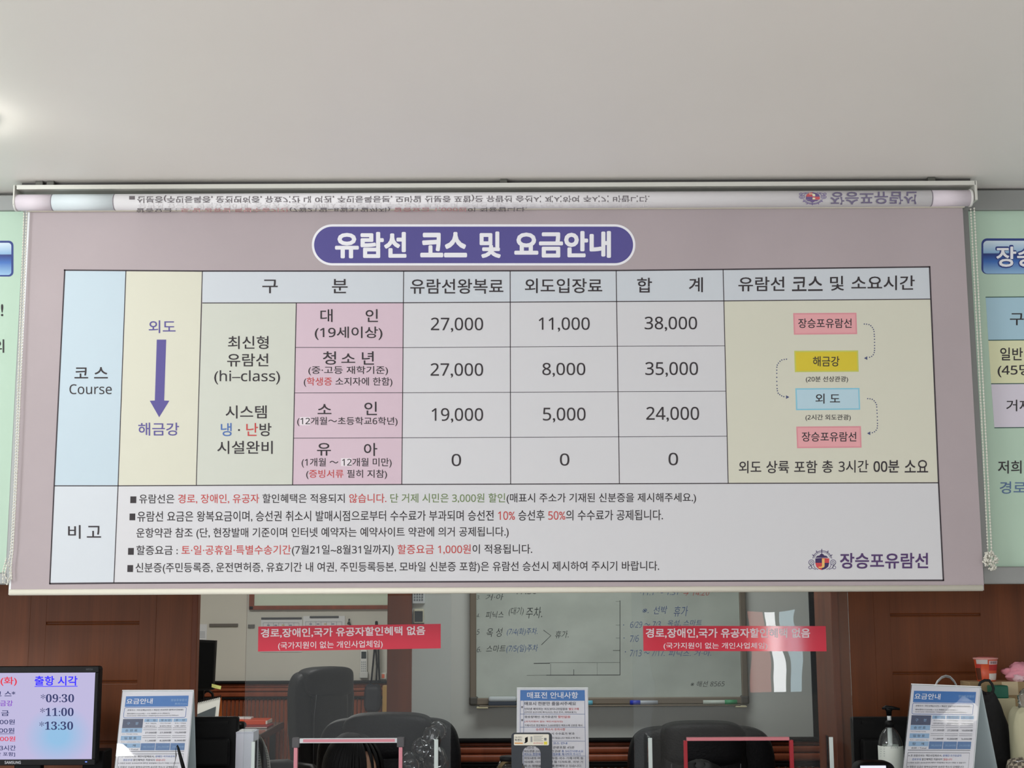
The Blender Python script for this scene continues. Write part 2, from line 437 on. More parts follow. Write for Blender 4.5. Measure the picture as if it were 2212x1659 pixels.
# ================================================================== roller blind
YF = 3.95
FS = wallplane(YF)
zr0 = (bz(37, 409.5, 3.9) + bz(2100, 398.5, 3.9)) / 2
xb0 = bx_(36, 405, 3.9); xb1 = bx_(2107, 395, 3.9)
blind = thing('roller_blind', 'large mauve printed roller blind with fare table hanging from white ceiling', 'blind', (0, YF, bz(1072, 1283, YF)))
rail = mesh_obj('head_rail', [(x, y, z) for x in (xb0, xb1) for (y, z) in (
    (3.90, zr0), (3.90, zr0 + 0.0125), (3.906, zr0 + 0.0135), (3.985, zr0 + 0.0135), (3.985, zr0 - 0.02), (3.978, zr0 - 0.02), (3.978, zr0 + 0.002), (3.908, zr0 + 0.002), (3.908, zr0))],
    [[i, (i + 1) % 9, 9 + (i + 1) % 9, 9 + i] for i in range(9)] + [list(range(9))[::-1], [9 + i for i in range(9)]], ALU, blind)
box('rail_shadow_strip', (xb0 + 0.006, 3.925, zr0 + 0.0132), (xb1 - 0.006, 3.972, ZC), mat((70, 68, 66), 0.6, key='rail_shadow_grey'), blind)  # dark strip standing in for the shade between rail and ceiling
for px in (88, 112, 1088, 2010):
    xx = bx_(px, 398, 3.92)
    box('mounting_clip', (xx - 0.011, 3.905, zr0 + 0.0105), (xx + 0.011, 3.95, ZC), mat((92, 92, 86), 0.5, 0.4, key='clip_grey'), blind, 0.002)
TA = at(100, 437.5, 3.926); TB = at(2000, 428.5, 3.926)
kd = (TB - TA) / (TB[0] - TA[0]); TR_ = 0.0238
def axis(px):
    xx = bx_(px, 433, 3.926); return TA + kd * (xx - TA[0])
ROLL_S = Tube(TA, TB, TR_)
LAV = mat((226, 216, 224), 0.65, key='roll_lavender'); PALEB = mat((222, 232, 236), 0.65, key='roll_pale_blue'); ROLLW = mat((236, 234, 236), 0.65, key='roll_white')
GREYL = mat((140, 134, 142), 0.7, key='roll_line')
tube = None
for (a, b, m) in ((37, 115, LAV), (115, 250, PALEB), (250, 2009, ROLLW), (2009, 2093, LAV)):
    seg = sweep('roller_tube' if m is ROLLW else 'rolled_fabric', [axis(a), axis(b)], TR_, m, blind, n=40)
    if m is ROLLW: tube = seg
for px in (115, 249, 2010):
    sweep('printed_line', [axis(px - 1), axis(px + 1)], TR_ + 0.0003, GREYL, blind, n=40)
for (a, b) in ((34, 38), (2093, 2098)):
    sweep('end_cap', [axis(a), axis(b)], [TR_ + 0.002, TR_ + 0.002], mat((226, 224, 220), 0.4, key='end_cap'), blind, n=32)
for (a, b) in ((34.2, 37.5), (2100.5, 2106)):
    p = axis(a); q = axis(b)
    box('side_bracket', (p[0], 3.9, TA[2] - 0.012), (q[0], 3.978, zr0 + 0.013), ALU, blind, 0.001)
# fabric, hanging from the rear of the roll
fz0 = bz(1072, 1280, YF); fx0 = bx_(44, 860, YF); fx1 = bx_(2102, 850, YF)
MAUVE = mat((177, 165, 168), 0.75, key='mauve_fabric', noise_=0.02, scale=(3, 3, 3))
fabric = box('fabric', (fx0, YF, fz0), (fx1, YF + 0.0008, float(TA[2])), MAUVE, blind)
box('edge_hem', (fx0 - 0.0055, YF - 0.0004, fz0), (fx0 + 0.0002, YF + 0.001, float(TA[2]) - 0.012), WHITE, blind)
za = bz(60, 456, YF - 0.004); zb = bz(2083, 446, YF - 0.004)
box('seam_strip', (fx0 - 0.006, YF - 0.012, (za + zb) / 2 - 0.0035), (fx1 + 0.004, YF - 0.0005, (za + zb) / 2 + 0.005), CREAM, blind, 0.002)
bzm = (bz(22, 1279, YF) + bz(2122, 1271, YF)) / 2
pb = [np.array([bx_(21, 1278, YF), YF, bzm]), np.array([bx_(2122, 1271, YF), YF, bzm])]
V, Fc = sweep(None, pb, 1.0, None, n=20)
V = [np.array([v[0], YF - 0.001 + (v[1] - YF) * 0.0075, bzm + (v[2] - bzm) * 0.0085]) for v in V]
mesh_obj('bottom_bar', V, Fc, CREAM, blind, smooth=True)

# ---- table print
def cell(pts, c):
    return pquad('table_cell', pts, FS, 0.0003, mat(c, 0.75, key='print_fill'), fabric)
PB_, PY_, PG_, PK_, PW_, PH_ = (194, 211, 221), (216, 215, 198), (207, 210, 199), (213, 190, 202), (214, 214, 217), (207, 213, 219)
# pixel nodes of the table grid
cell([(140, 583.5), (272, 584.5), (255, 1049.5), (117, 1049.5)], PB_)
cell([(272, 584.5), (437, 585.5), (424, 1048.5), (255, 1049.5)], PY_)
cell([(437, 585.5), (872, 585.5), (872, 654), (437, 654.5)], PH_)
cell([(872, 585.5), (1102, 585), (1102, 653), (872, 654)], PH_)
cell([(1102, 585), (1331, 584.3), (1331.5, 651.5), (1102, 653)], PH_)
cell([(1331, 584.3), (1562, 582), (1563, 650), (1331.5, 651.5)], PH_)
cell([(1562, 582), (2008, 576.5), (2010, 646), (1563, 650)], PH_)
cell([(437, 654.5), (640, 654.3), (632, 1047.5), (424, 1048.5)], PG_)
cell([(640, 654.3), (872, 654), (868, 1046.5), (632, 1047.5)], PK_)
cell([(872, 654), (1563, 650), (1573, 1044.2), (868, 1046.5)], PW_)
cell([(1563, 650), (2010, 646), (2027.5, 1043), (1573, 1044.2)], PY_)
cell([(117, 1049.5), (255, 1049.5), (246, 1259.5), (108, 1260.5)], (210, 216, 222))
cell([(255, 1049.5), (1100, 1046.3), (1140, 1256), (246, 1259.5)], PW_)
cell([(1100, 1046.3), (2027.5, 1043), (2037.5, 1253.6), (1140, 1256)], PW_)
LINE = mat((58, 50, 56), 0.7, key='print_rule')
def rule(pts, w):
    prule('table_rule', pts, w, FS, 0.0006, LINE, fabric)
rule([(138, 583.5), (437, 585.5), (872, 585.5), (1331, 584.3), (1562, 582), (2009.5, 576.5)], 3)
rule([(140, 582), (117, 1049.5), (107.5, 1262)], 3); rule([(2008, 575), (2027.5, 1043), (2038, 1255)], 3.2)
rule([(106.5, 1260.8), (246, 1259.5), (1140, 1256), (2039, 1253.6)], 3.4)
rule([(117, 1049.5), (255, 1049.5), (868, 1046.5), (1573, 1044.2), (2027.5, 1043)], 2.2)
rule([(272, 584.5), (255, 1049.5), (246, 1259.5)], 2); rule([(437, 585.5), (424, 1048.5)], 1.8)
rule([(437, 654.5), (872, 654), (1563, 650), (2010, 646)], 2)
rule([(640, 654.3), (632, 1047.5)], 2)
for a, b in (((872, 585.5), (868, 1046.5)), ((1102, 585), (1103, 1046)), ((1331, 584.3), (1338, 1045)), ((1562, 582), (1573, 1044.2))): rule([a, b], 1.8)
rule([(638, 750.5), (872, 751), (1102, 749.3), (1333, 748), (1565.5, 747)], 1.2)
rule([(636, 848.8), (870, 848.3), (1102.5, 847.6), (1335, 846), (1568, 845)], 1.2)
rule([(634, 946.5), (869, 945.6), (1103, 944.7), (1337, 943.6), (1570.5, 942.2)], 1.2)
# title badge
pquad('title_badge', rrect(673.5, 484.5, 1372.5, 573.5, 44.4, 14), FS, 0.0003, PRWHITE, fabric)
pquad('title_badge', rrect(678.5, 489.5, 1367.5, 568.5, 39.4, 14), FS, 0.0005, mat((86, 80, 146), 0.7, key='badge_violet'), fabric)
TW = [('유람선', 723.6, 878, 501, 558), ('코스', 907.8, 1009, 501, 556), ('및', 1036, 1081.7, 500, 557.5), ('요금안내', 1111, 1319.8, 499, 557)]
for t, a, b, c, d in TW: letter([(t, PRWHITE)], a, b, c, d, FS, fabric, bold=0.038, name='title_lettering')
def L(t, a, b, c, d, dy=0.0, bold=0.008, m=None):
    letter([(t, m or DARK)] if isinstance(t, str) else t, a, b, c, d, FS, fabric, dy, bold)
L('구', 566.5, 600, 604, 633.5); L('분', 717, 751, 602.7, 633.4); L('코 스', 160.8, 233, 793, 817.5, bold=.01); L('Course', 150, 241.4, 830, 851.5, bold=.002)
L('외도', 321.3, 379.2, 692, 719.5, m=PURPLE); L('해금강', 298.6, 386.8, 913, 941, m=PURPLE)
pquad('printed_arrow', [(338.7, 733.6), (359, 733.6), (354.6, 865.2), (365.8, 865.6), (343.8, 901.4), (323.5, 865.6), (334.4, 865.2)], FS, 0.0007, PURPLE, fabric)
L('최신형', 492.4, 580, 725.6, 754); L('유람선', 490.6, 579.6, 763.6, 791.8); L('(hi–class)', 462.7, 604.9, 799.8, 830.5, bold=.004)
L('시스템', 487.3, 576, 875.7, 904); L([('냉', BLUE), (' · ', DARK), ('난', RED), ('방', DARK)], 477, 586.4, 913.7, 942.3); L('시설완비', 469.3, 589, 952.4, 980.6)
L('대', 692, 718.4, 667.8, 695.6); L('인', 789.7, 816.5, 667.8, 695.6); L('(19세이상)', 679.8, 826.2, 705.4, 734.3)
L('청', 697.5, 725.7, 759, 787.8); L('소', 737.3, 767.3, 763.6, 783.8); L('년', 781.7, 807.8, 759, 787.8); L('(중·고등 재학기준)', 666, 838.2, 790.7, 810.6, bold=.006)
L([('(', DARK), ('학생증', RED), (' 소지자에 한함)', DARK)], 656.2, 847.6, 815, 835.6, bold=.006)
L('소', 686, 716, 872.8, 894.5); L('인', 787, 814.3, 867.8, 896.7); L('(12개월～초등학교6학년)', 641.8, 858.8, 900.7, 920.6, bold=.006)
L('유', 684.8, 714.8, 957, 984.2); L('아', 786, 815, 957, 985); L('(1개월 ～ 12개월 미만)', 651.5, 846, 989.3, 1010.3, bold=.006)
L([('(', DARK), ('증빙서류', RED), (' 필히 지참)', DARK)], 661.3, 836, 1014.6, 1034.9, bold=.006)
for q in ((648, 901, 670, 918.5), (736.5, 989.7, 759, 1007)):
    pquad('correction_patch', [(q[0], q[1]), (q[2], q[1]), (q[2], q[3]), (q[0], q[3])], FS, 0.00045, mat((232, 222, 228), 0.6, key='patch'), fabric)
L('유람선왕복료', 886.3, 1087.4, 602.4, 634.6); L('외도입장료', 1133.8, 1301, 601.4, 633.2); L('합', 1376.3, 1408.5, 599.7, 631.9); L('계', 1488.2, 1518.3, 599, 631.2)
for t, a, b, c, d in (('27,000', 930.7, 1043.6, 686, 717.7), ('11,000', 1163.7, 1273.9, 685.5, 716.7), ('38,000', 1392.5, 1505.8, 684, 715.6), ('27,000', 930, 1043.6, 784.5, 816), ('8,000', 1171.5, 1264.4, 783.8, 814.3), ('35,000', 1393.9, 1507.8, 782, 814.3), ('19,000', 932.4, 1043.6, 881.5, 913.3), ('5,000', 1172.8, 1265, 880.4, 912.7), ('24,000', 1396, 1510.2, 878.8, 911.3), ('0', 975.5, 996, 980.5, 1007), ('0', 1209.4, 1230, 979.5, 1006), ('0', 1444, 1464.8, 978, 1005.2)):
    L(t, a, b, c, d, bold=.004)
for t_, a_, b_q, c_q in (('유람선', 1595, 1694.5, 598), ('코스', 1710.8, 1777, 597.5), ('및', 1793, 1822.8, 596.5), ('소요시간', 1839, 1976, 595.6)): L(t_, a_, b_q, c_q, c_q + 31.5, -.6, bold=.009)
def pbox(p, fill, edge):
    pquad('route_box', p, FS, 0.00045, mat(edge, 0.7, key='route_edge'), fabric)
    c = np.mean(np.array(p), 0); q = [tuple(np.array(v) + np.sign(c - np.array(v)) * 3) for v in p]
    pquad('route_box', q, FS, 0.0006, mat(fill, 0.7, key='route_fill'), fabric)
pbox([(1713.3, 676.4), (1850, 675.6), (1851.7, 721.8), (1714.9, 723)], (232, 168, 172), (224, 150, 158)); L('장승포유람선', 1724.3, 1839.7, 688, 708.6, bold=.008)
pbox([(1715.5, 757.7), (1853.7, 757), (1855, 803), (1717, 804)], (218, 198, 54), (200, 202, 96)); L('해금강', 1756, 1813.4, 769.6, 791.5, bold=.008)
L('(20분 선상관광)', 1740.8, 1831.9, 812.7, 826.8, bold=.006)
pbox([(1718, 838.7), (1856.6, 838), (1858.2, 885), (1719.5, 886.2)], (186, 214, 226), (140, 202, 222)); L('외 도', 1761.5, 1814.6, 850.3, 871.9, bold=.008)
L('(2시간 외도관광)', 1740, 1837.8, 895.3, 909.4, bold=.006)
pbox([(1720, 921.5), (1859.6, 920.5), (1861.2, 967), (1721.8, 968.2)], (232, 168, 172), (224, 150, 158)); L('장승포유람선', 1732, 1849.7, 933, 953.8, bold=.008)
for t_, a_, b_q, c_q, e_q in (('외도', 1596, 1644.5, 995.5, .008), ('상륙', 1655.4, 1704.5, 995.3, .008), ('포함', 1715.5, 1765.5, 995, .008), ('총', 1775.9, 1799.3, 994.5, .008), ('3시간', 1811.5, 1876, 994, .006), ('00분', 1886.9, 1942.3, 994, .014), ('소요', 1954.2, 2004.8, 993.8, .008)): L(t_, a_, b_q, c_q, c_q + 27, -.2, bold=e_q)
NAVY = mat((72, 80, 120), 0.7, key='print_navy')
def dotted(pts, tip, sgn):
    P = [np.array(p, float) for p in pts]; out = []
    # smooth path through the points
    for i in range(len(P) - 1):
        p0 = P[max(i - 1, 0)]; p1 = P[i]; p2 = P[i + 1]; p3 = P[min(i + 2, len(P) - 1)]
        for k in range(12):
            t = k / 12; out.append(0.5 * (2 * p1 + (p2 - p0) * t + (2 * p0 - 5 * p1 + 4 * p2 - p3) * t * t + (3 * p1 - p0 - 3 * p2 + p3) * t ** 3))
    V = []; Fc = []; acc = 99.0; last = out[0]
    for q in out:
        acc += np.linalg.norm(q - last); last = q
        if acc >= 4.6:
            acc = 0.0; n = len(V)
            for j in range(6):
                a = math.radians(60 * j); V.append(FS.hit(q[0] + 1.45 * math.cos(a), q[1] - 1.45 * math.sin(a), 0.0007))
            Fc.append([n + j for j in range(6)])
    n = len(V)
    for d in ((0, 0), (sgn * 7, -4), (sgn * 7, 4)): V.append(FS.hit(tip[0] + d[0], tip[1] + d[1], 0.0007))
    Fc.append([n, n + 1, n + 2])
    mesh_obj('dotted_arrow', V, Fc, NAVY, fabric)
dotted([(1867, 700), (1878, 701.5), (1886, 710), (1888.5, 722), (1889, 757), (1885, 768), (1876, 772.8)], (1866.5, 773.6), 1)
dotted([(1699, 776), (1688, 778), (1680, 787), (1678, 797), (1679, 842), (1685, 853), (1695, 857.4)], (1705, 857.8), -1)
dotted([(1874.4, 861.2), (1885, 863), (1892, 871), (1894, 881), (1895.4, 919.7), (1891, 931), (1883, 935.3)], (1873, 936), 1)
# notes
NB = .006
L([('유람선은 ', DARK), ('경로, 장애인, 유공자', RED), (' 할인혜택은 적용되지 ', DARK), ('않습니다.', RED), (' 단 거제 시민은 3,000원 할인', GREEN), ('(매표시 주소가 기재된 신분증을 제시해주세요.)', DARK)], 300.6, 1503.5, 1067.5, 1090.8, -3.2, NB)
L([('유람선 요금은 왕복요금이며, 승선권 취소시 발매시점으로부터 수수료가 부과되며 승선전 ', DARK), ('10%', RED), (' 승선후 ', DARK), ('50%', RED), ('의 수수료가 공제됩니다.', DARK)], 296.5, 1432, 1104.2, 1128, -3.3, NB)
L('운항약관 참조 (단, 현장발매 기준이며 인터넷 예약자는 예약사이트 약관에 의거 공제됩니다.)', 294.6, 1098.8, 1140.6, 1165, -3, NB)
L([('할증요금 : ', DARK), ('토·일·공휴일·특별수송기간', RED), ('(7월21일~8월31일까지) ', DARK), ('할증요금 1,000원', RED), ('이 적용됩니다.', DARK)], 294.6, 1149.6, 1178.3, 1202.3, -3, NB)
NOTE5 = '신분증(주민등록증, 운전면허증, 유효기간 내 여권, 주민등록등본, 모바일 신분증 포함)은 유람선 승선시 제시하여 주시기 바랍니다.'
L(NOTE5, 292.7, 1423.8, 1215.6, 1240, -4, NB)
for (a, b, c, d) in ((281.6, 1072.3, 294.6, 1086.8), (280, 1109.3, 292.3, 1123.9), (276.8, 1183.7, 289.2, 1198.5), (275.3, 1220.7, 287.6, 1235.6)):
    pquad('bullet', [(a, b), (c, b), (c - .4, d), (a - .4, d)], FS, 0.0007, DARK, fabric)
L('비', 147, 174, 1134.3, 1163.8); L('고', 187.5, 218.3, 1136, 1161.5)
LOGOP = mat((84, 58, 108), 0.7, key='logo_violet')
L('장승포유람선', 1814.7, 2005, 1194.6, 1228.6, -0.5, .018, m=LOGOP)
def crest(cx, cy, s, surf, parent, off, flip=1.0, pale=0):
    """company crest: half ship wheel over a quartered shield with a J, scrolls at the sides"""
    def P(x, y): return (cx + x * s, cy + y * s * flip)
    vi = mat((84 + pale, 70 + pale, 116 + pale), 0.7, key='crest_violet'); re = mat((206, 70 + pale // 2, 74 + pale // 2), 0.7, key='crest_red'); dk = mat((62 + pale, 44 + pale, 92 + pale), 0.7, key='crest_dark')
    def arc(r, a0, a1, w, n=18, ox=0, oy=0):
        prule('crest', [P(ox + r * math.cos(math.radians(a0 + (a1 - a0) * k / n)), oy - r * math.sin(math.radians(a0 + (a1 - a0) * k / n))) for k in range(n + 1)], w * s, surf, off, vi, parent)
    arc(21, 12, 168, 1.3); arc(18.4, 16, 164, 1.0)
    for a in (30, 58, 122, 150):
        c_, s_ = math.cos(math.radians(a)), math.sin(math.radians(a)); prule('crest', [P(20 * c_, -20 * s_), P(25 * c_, -25 * s_)], 1.8 * s, surf, off, vi, parent)
    prule('crest', [P(-1, -25), P(-1, -12)], 1.6 * s, surf, off, vi, parent)
    pquad('crest', [P(-4, -14), P(2, -14), P(4, -11), P(9, -10), P(13, -6), P(-15, -6), P(-11, -10), P(-6, -11)], surf, off, dk, parent)
    pquad('crest', [P(-15, -4.5), P(-1, -5.5), P(-1, 5), P(-15, 5)], surf, off, dk, parent)
    pquad('crest', [P(-1, -5.5), P(15, -4.5), P(15, 5), P(-1, 5)], surf, off, re, parent)
    pquad('crest', [P(-15, 5), P(-1, 5), P(-1, 20.5), P(-8, 18), P(-13, 13)], surf, off, re, parent)
    pquad('crest', [P(-1, 5), P(15, 5), P(13, 13), P(7, 18), P(-1, 20.5)], surf, off, dk, parent)
    letter([('J', mat((236, 190 + pale, min(230, 110 + 2 * pale)), 0.6, key='crest_gold'))], cx - 8 * s, cx + 5 * s, cy - 4 * s * flip, cy + 16 * s * flip, surf, parent, bold=.02, off=off + .0002, name='crest_letter')
    for g in (-1, 1):
        arc(5.6, 90 - g * 230, 90 + g * 100, 1.2, 16, g * 23.5, 4); arc(2.4, 0, 360, 1.0, 12, g * 23.5, 4)
        prule('crest', [P(g * 18, 5), P(g * 19, 10), P(g * 16, 16), P(g * 9, 19.5)], 1.2 * s, surf, off, vi, parent)
        prule('crest', [P(g * 28.5, 7), P(g * 24, 11), P(g * 22, 16), P(g * 14, 19.5)], 1.2 * s, surf, off, vi, parent)
        arc(3.2, 0, 360, 1.2, 12, g * 26, 15)
crest(1776.2, 1210.8, 1.0, FS, fabric, 0.0007)
# ---- the reverse of the print showing upside down on the roll
RG = mat((116, 110, 114), 0.7, key='roll_print'); RF = mat((228, 225, 227), 0.7, key='roll_print_faint'); RR = mat((214, 160, 164), 0.7, key='roll_print_red')
letter([(NOTE5, RG)], 296, 1403, 438.5, 421.8, ROLL_S, tube, -2, .012, off=0.0011)
pquad('bullet', [(279, 423.5), (291, 423.4), (291, 431), (279, 431)], ROLL_S, 0.0012, RG, tube)
letter([('유람선 요금은 왕복요금이며, 승선권 취소시 발매시점으로부터 수수료가 부과되며 승선전 10% 승선후 50%의 수수료가 공제됩니다.', RF)], 298, 1410, 451, 437, ROLL_S, tube, -2, .006, off=0.0008)
letter([('할증요금 : ', RG), ('토·일·공휴일·특별수송기간', RR), ('(7월21일~8월31일까지) ', RG), ('할증요금 1,000원', RR), ('이 적용됩니다.', RG)], 294, 1138, 459, 448.6, ROLL_S, tube, -2, .006, off=0.0011)
letter([('장승포유람선', mat((118, 110, 138), 0.7, key='roll_logo'))], 1794, 1980, 442.5, 414.8, ROLL_S, tube, -1.5, .014, off=0.0014)
crest(1756, 428, 1.0, ROLL_S, tube, 0.0014, -0.62, 46)
# ---- bead chains
ICO = bmesh.new(); bmesh.ops.create_icosphere(ICO, subdivisions=1, radius=1.0)
IV = [np.array(v.co) for v in ICO.verts]; IF = [[v.index for v in f.verts] for f in ICO.faces]; ICO.free()
BEAD = mat((228, 226, 214), 0.35, key='chain_bead')
def beads(centres, r, name='bead_chain'):
    V = []; Fc = []
    for c in centres:
        n = len(V); V += [c + v * r for v in IV]; Fc += [[i + n for i in f] for f in IF]
    o = mesh_obj(name, V, Fc, BEAD, blind, smooth=True); o['kind'] = 'stuff'; return o
def along(pts, step):
    out = []; 
    for a, b in zip(pts[:-1], pts[1:]):
        n = max(1, int(round(np.linalg.norm(b - a) / step)))
        out += [a + (b - a) * k / n for k in range(n)]
    return out
def strand(px, Y):
    P = [at(x, y, Y) for x, y in px]
    sweep('chain_cord', P, 0.0011, BEAD, blind, n=5)
    return along(P, 0.0088)
beads(strand([(52, 455), (38, 870), (31, 1060), (24, 1185), (19, 1215), (22, 1245), (15, 1262), (7, 1258), (6, 1235), (14, 1205)], 3.945), 0.0029)
beads(strand([(58, 455), (43, 870), (35, 1060), (28, 1190), (24, 1225), (25, 1250), (17, 1255), (10, 1242), (16, 1215)], 3.935), 0.0029)
beads(strand([(2097, 452), (2110, 700), (2123, 950), (2134, 1190)], 3.945), 0.003)
beads(strand([(2104.5, 450), (2117, 700), (2130, 950), (2142, 1190)], 3.935), 0.003)
kc = []
for i in range(150):
    v = np.array([random.gauss(0, 1) for _ in range(3)]); v /= np.linalg.norm(v); v *= random.uniform(.55, 1)
    t = (v[2] + 1) / 2
    kc.append(at(2140 + v[0] * (11 + 7 * math.sin(math.pi * min(1, t * .9 + .1))) + (0.5 - t) * 6, 1211 - v[2] * 23, 3.938 + v[1] * .012))
beads(kc, 0.0031, 'knotted_chain')

# ================================================================== green notice boards on the header
YG = 4.03
GS = wallplane(YG)
GREENB = mat((186, 212, 192), 0.6, key='board_green'); FRG = mat((148, 150, 148), 0.45, 0.3, key='board_frame_grey')
def board(label, xa, xb_, yt0, yt1, yb0, yb1, xref):
    t = thing('notice_board', label, 'board', ((xa + xb_) / 2, YG, bz(xref, yb1, YG)))
    p = box('board_panel', (xa, YG, bz(xref, yb1, YG)), (xb_, YG + 0.03, bz(xref, yt0, YG)), GREENB, t)
    box('frame_bar', (xa, YG - 0.012, bz(xref, yt1, YG)), (xb_, YG + 0.031, bz(xref, yt0, YG)), FRG, t, 0.004)
    box('frame_bar', (xa, YG - 0.012, bz(xref, yb1, YG)), (xb_, YG + 0.031, bz(xref, yb0, YG)), FRG, t, 0.004)
    return t, p
def side_bar(t, a, b, y0, y1, xref):
    box('frame_bar', (bx_(a, 850, YG), YG - 0.011, bz(xref, y1, YG)), (bx_(b, 850, YG), YG + 0.03, bz(xref, y0, YG)), FRG, t, 0.003)
NV = mat((44, 62, 132), 0.6, key='badge_navy')
GLOSS1 = [(0.0, (150, 190, 222)), (0.38, (56, 108, 186)), (0.61, (26, 42, 116)), (0.64, (140, 180, 216)), (1.0, (214, 230, 240))]
t, p = board('pale green notice board at left edge with blue badge behind the blind', -3.2, bx_(47, 700, YG), 423, 457, 1237, 1263, 20)
side_bar(t, 34, 47.5, 424, 1262, 20)
pquad('badge', rrect(-300, 520, 29, 597.5, 10, 6), GS, 0.0004, NV, p)
pquad('badge', rrect(-296, 524.5, 24.5, 594, 7, 6), GS, 0.0006, rampmat(GLOSS1, 'badge_blend'), p)
letter('!', 2, 7, 657, 683, GS, p, bold=.008); letter('의', -17, 9, 733, 762, GS, p, bold=.008)
t, p = board('pale green notice board at right edge with blue badge beside the bead chain', bx_(2098, 850, YG), 3.2, 412, 456, 1224, 1262, 2150)
side_bar(t, 2097, 2112, 413, 1261, 2150)
pquad('badge', rrect(2120, 515, 2560, 592, 12, 6), GS, 0.0004, NV, p)
pquad('badge', rrect(2124, 520, 2556, 591, 9, 6), GS, 0.0006, rampmat(GLOSS1, 'badge_blend'), p)
letter([('장승포유람선', NV)], 2149, 2419, 529, 579.5, GS, p, bold=.06, off=.0008); letter([('장승포유람선', PRWHITE)], 2152, 2416, 532, 576.5, GS, p, bold=.024, off=.0012)
def gcell(pts, c): pquad('table_cell', pts, GS, 0.0004, mat(c, 0.7, key='print_fill'), p)
gcell([(2129, 642), (2400, 640), (2407, 734), (2135, 736)], (172, 206, 222)); gcell([(2135, 736), (2407, 734), (2413, 827), (2141, 829)], (226, 228, 188)); gcell([(2141, 829), (2413, 827), (2420, 922), (2148, 924)], (220, 214, 226))
for a, b, c, d in ((2129, 642, 2400, 640), (2135, 735, 2407, 733), (2141, 829, 2413, 827), (2148, 924, 2420, 922)):
    prule('table_rule', [(a, b), (c, d)], 2.0, GS, .0007, mat((60, 92, 84), 0.7, key='rule_green'), p)
letter('구 분', 2181.6, 2255, 675.7, 702.5, GS, p); letter('일반', 2160.6, 2209.5, 750.8, 778.5, GS, p, bold=.01); letter('(45명)', 2155, 2237, 786.8, 815, GS, p, bold=.01)
letter('거제', 2173.7, 2227, 863.4, 888.4, GS, p, bold=.008); letter('저희', 2156, 2206.6, 994.8, 1023, GS, p, bold=.008)
letter([('경로우대', mat((92, 118, 156), .7, key='print_steel'))], 2159.7, 2275, 1040, 1066.7, GS, p, bold=.008)

# ================================================================== ceiling lamp at the left edge
lx, ly = -1.455, 3.33
lamp = thing('ceiling_lamp', 'round white ceiling lamp glowing beside the left picture edge', 'lamp', (lx, ly, ZC))
lathe('lamp_base', [(0.15, -0.02), (0.15, 0.0)], (lx, ly, ZC), WHITE, lamp)
lathe('lamp_shade', [(0.01, -0.085), (0.08, -0.08), (0.125, -0.06), (0.14, -0.035), (0.14, -0.018)], (lx, ly, ZC), mat((255, 252, 244), 0.5, key='lamp_glow', emit=9.0), lamp)

# ================================================================== counter ledge
ZL = 1.02
LEDGE = mat((58, 54, 52), 0.3, key='ledge_stone', noise_=0.1, scale=(60, 60, 60))
ct = thing('ticket_counter', 'long ticket counter with dark ledge below the blind', 'counter', (0, 4.2, 0))
box('ledge', (-3.0, 3.88, ZL - 0.04), (3.0, 4.5, ZL), LEDGE, ct, 0.006)
box('front_panel', (-3.0, 3.98, 0), (3.0, 4.03, ZL - 0.04), WOOD, ct)
for i in range(7): box('wood_panel', (-3.0 + i * 0.857, 3.965, 0.05), (-3.0 + i * 0.857 + 0.845, 3.98, ZL - 0.05), WOOD, ct, 0.004)
DKL = mat((150, 132, 112), 0.5, key='desk_laminate')
cd = thing('clerk_desk', 'low clerk desk hidden behind the ticket counter', 'desk', (0.02, 4.7, 0))
box('desk_top', (-1.0, 4.52, 0.70), (1.04, 4.90, 0.73), DKL, cd, 0.003)
for xx in (-0.98, 0.25, 1.0): box('desk_side', (xx, 4.54, 0), (xx + 0.03, 4.88, 0.70), DKL, cd)

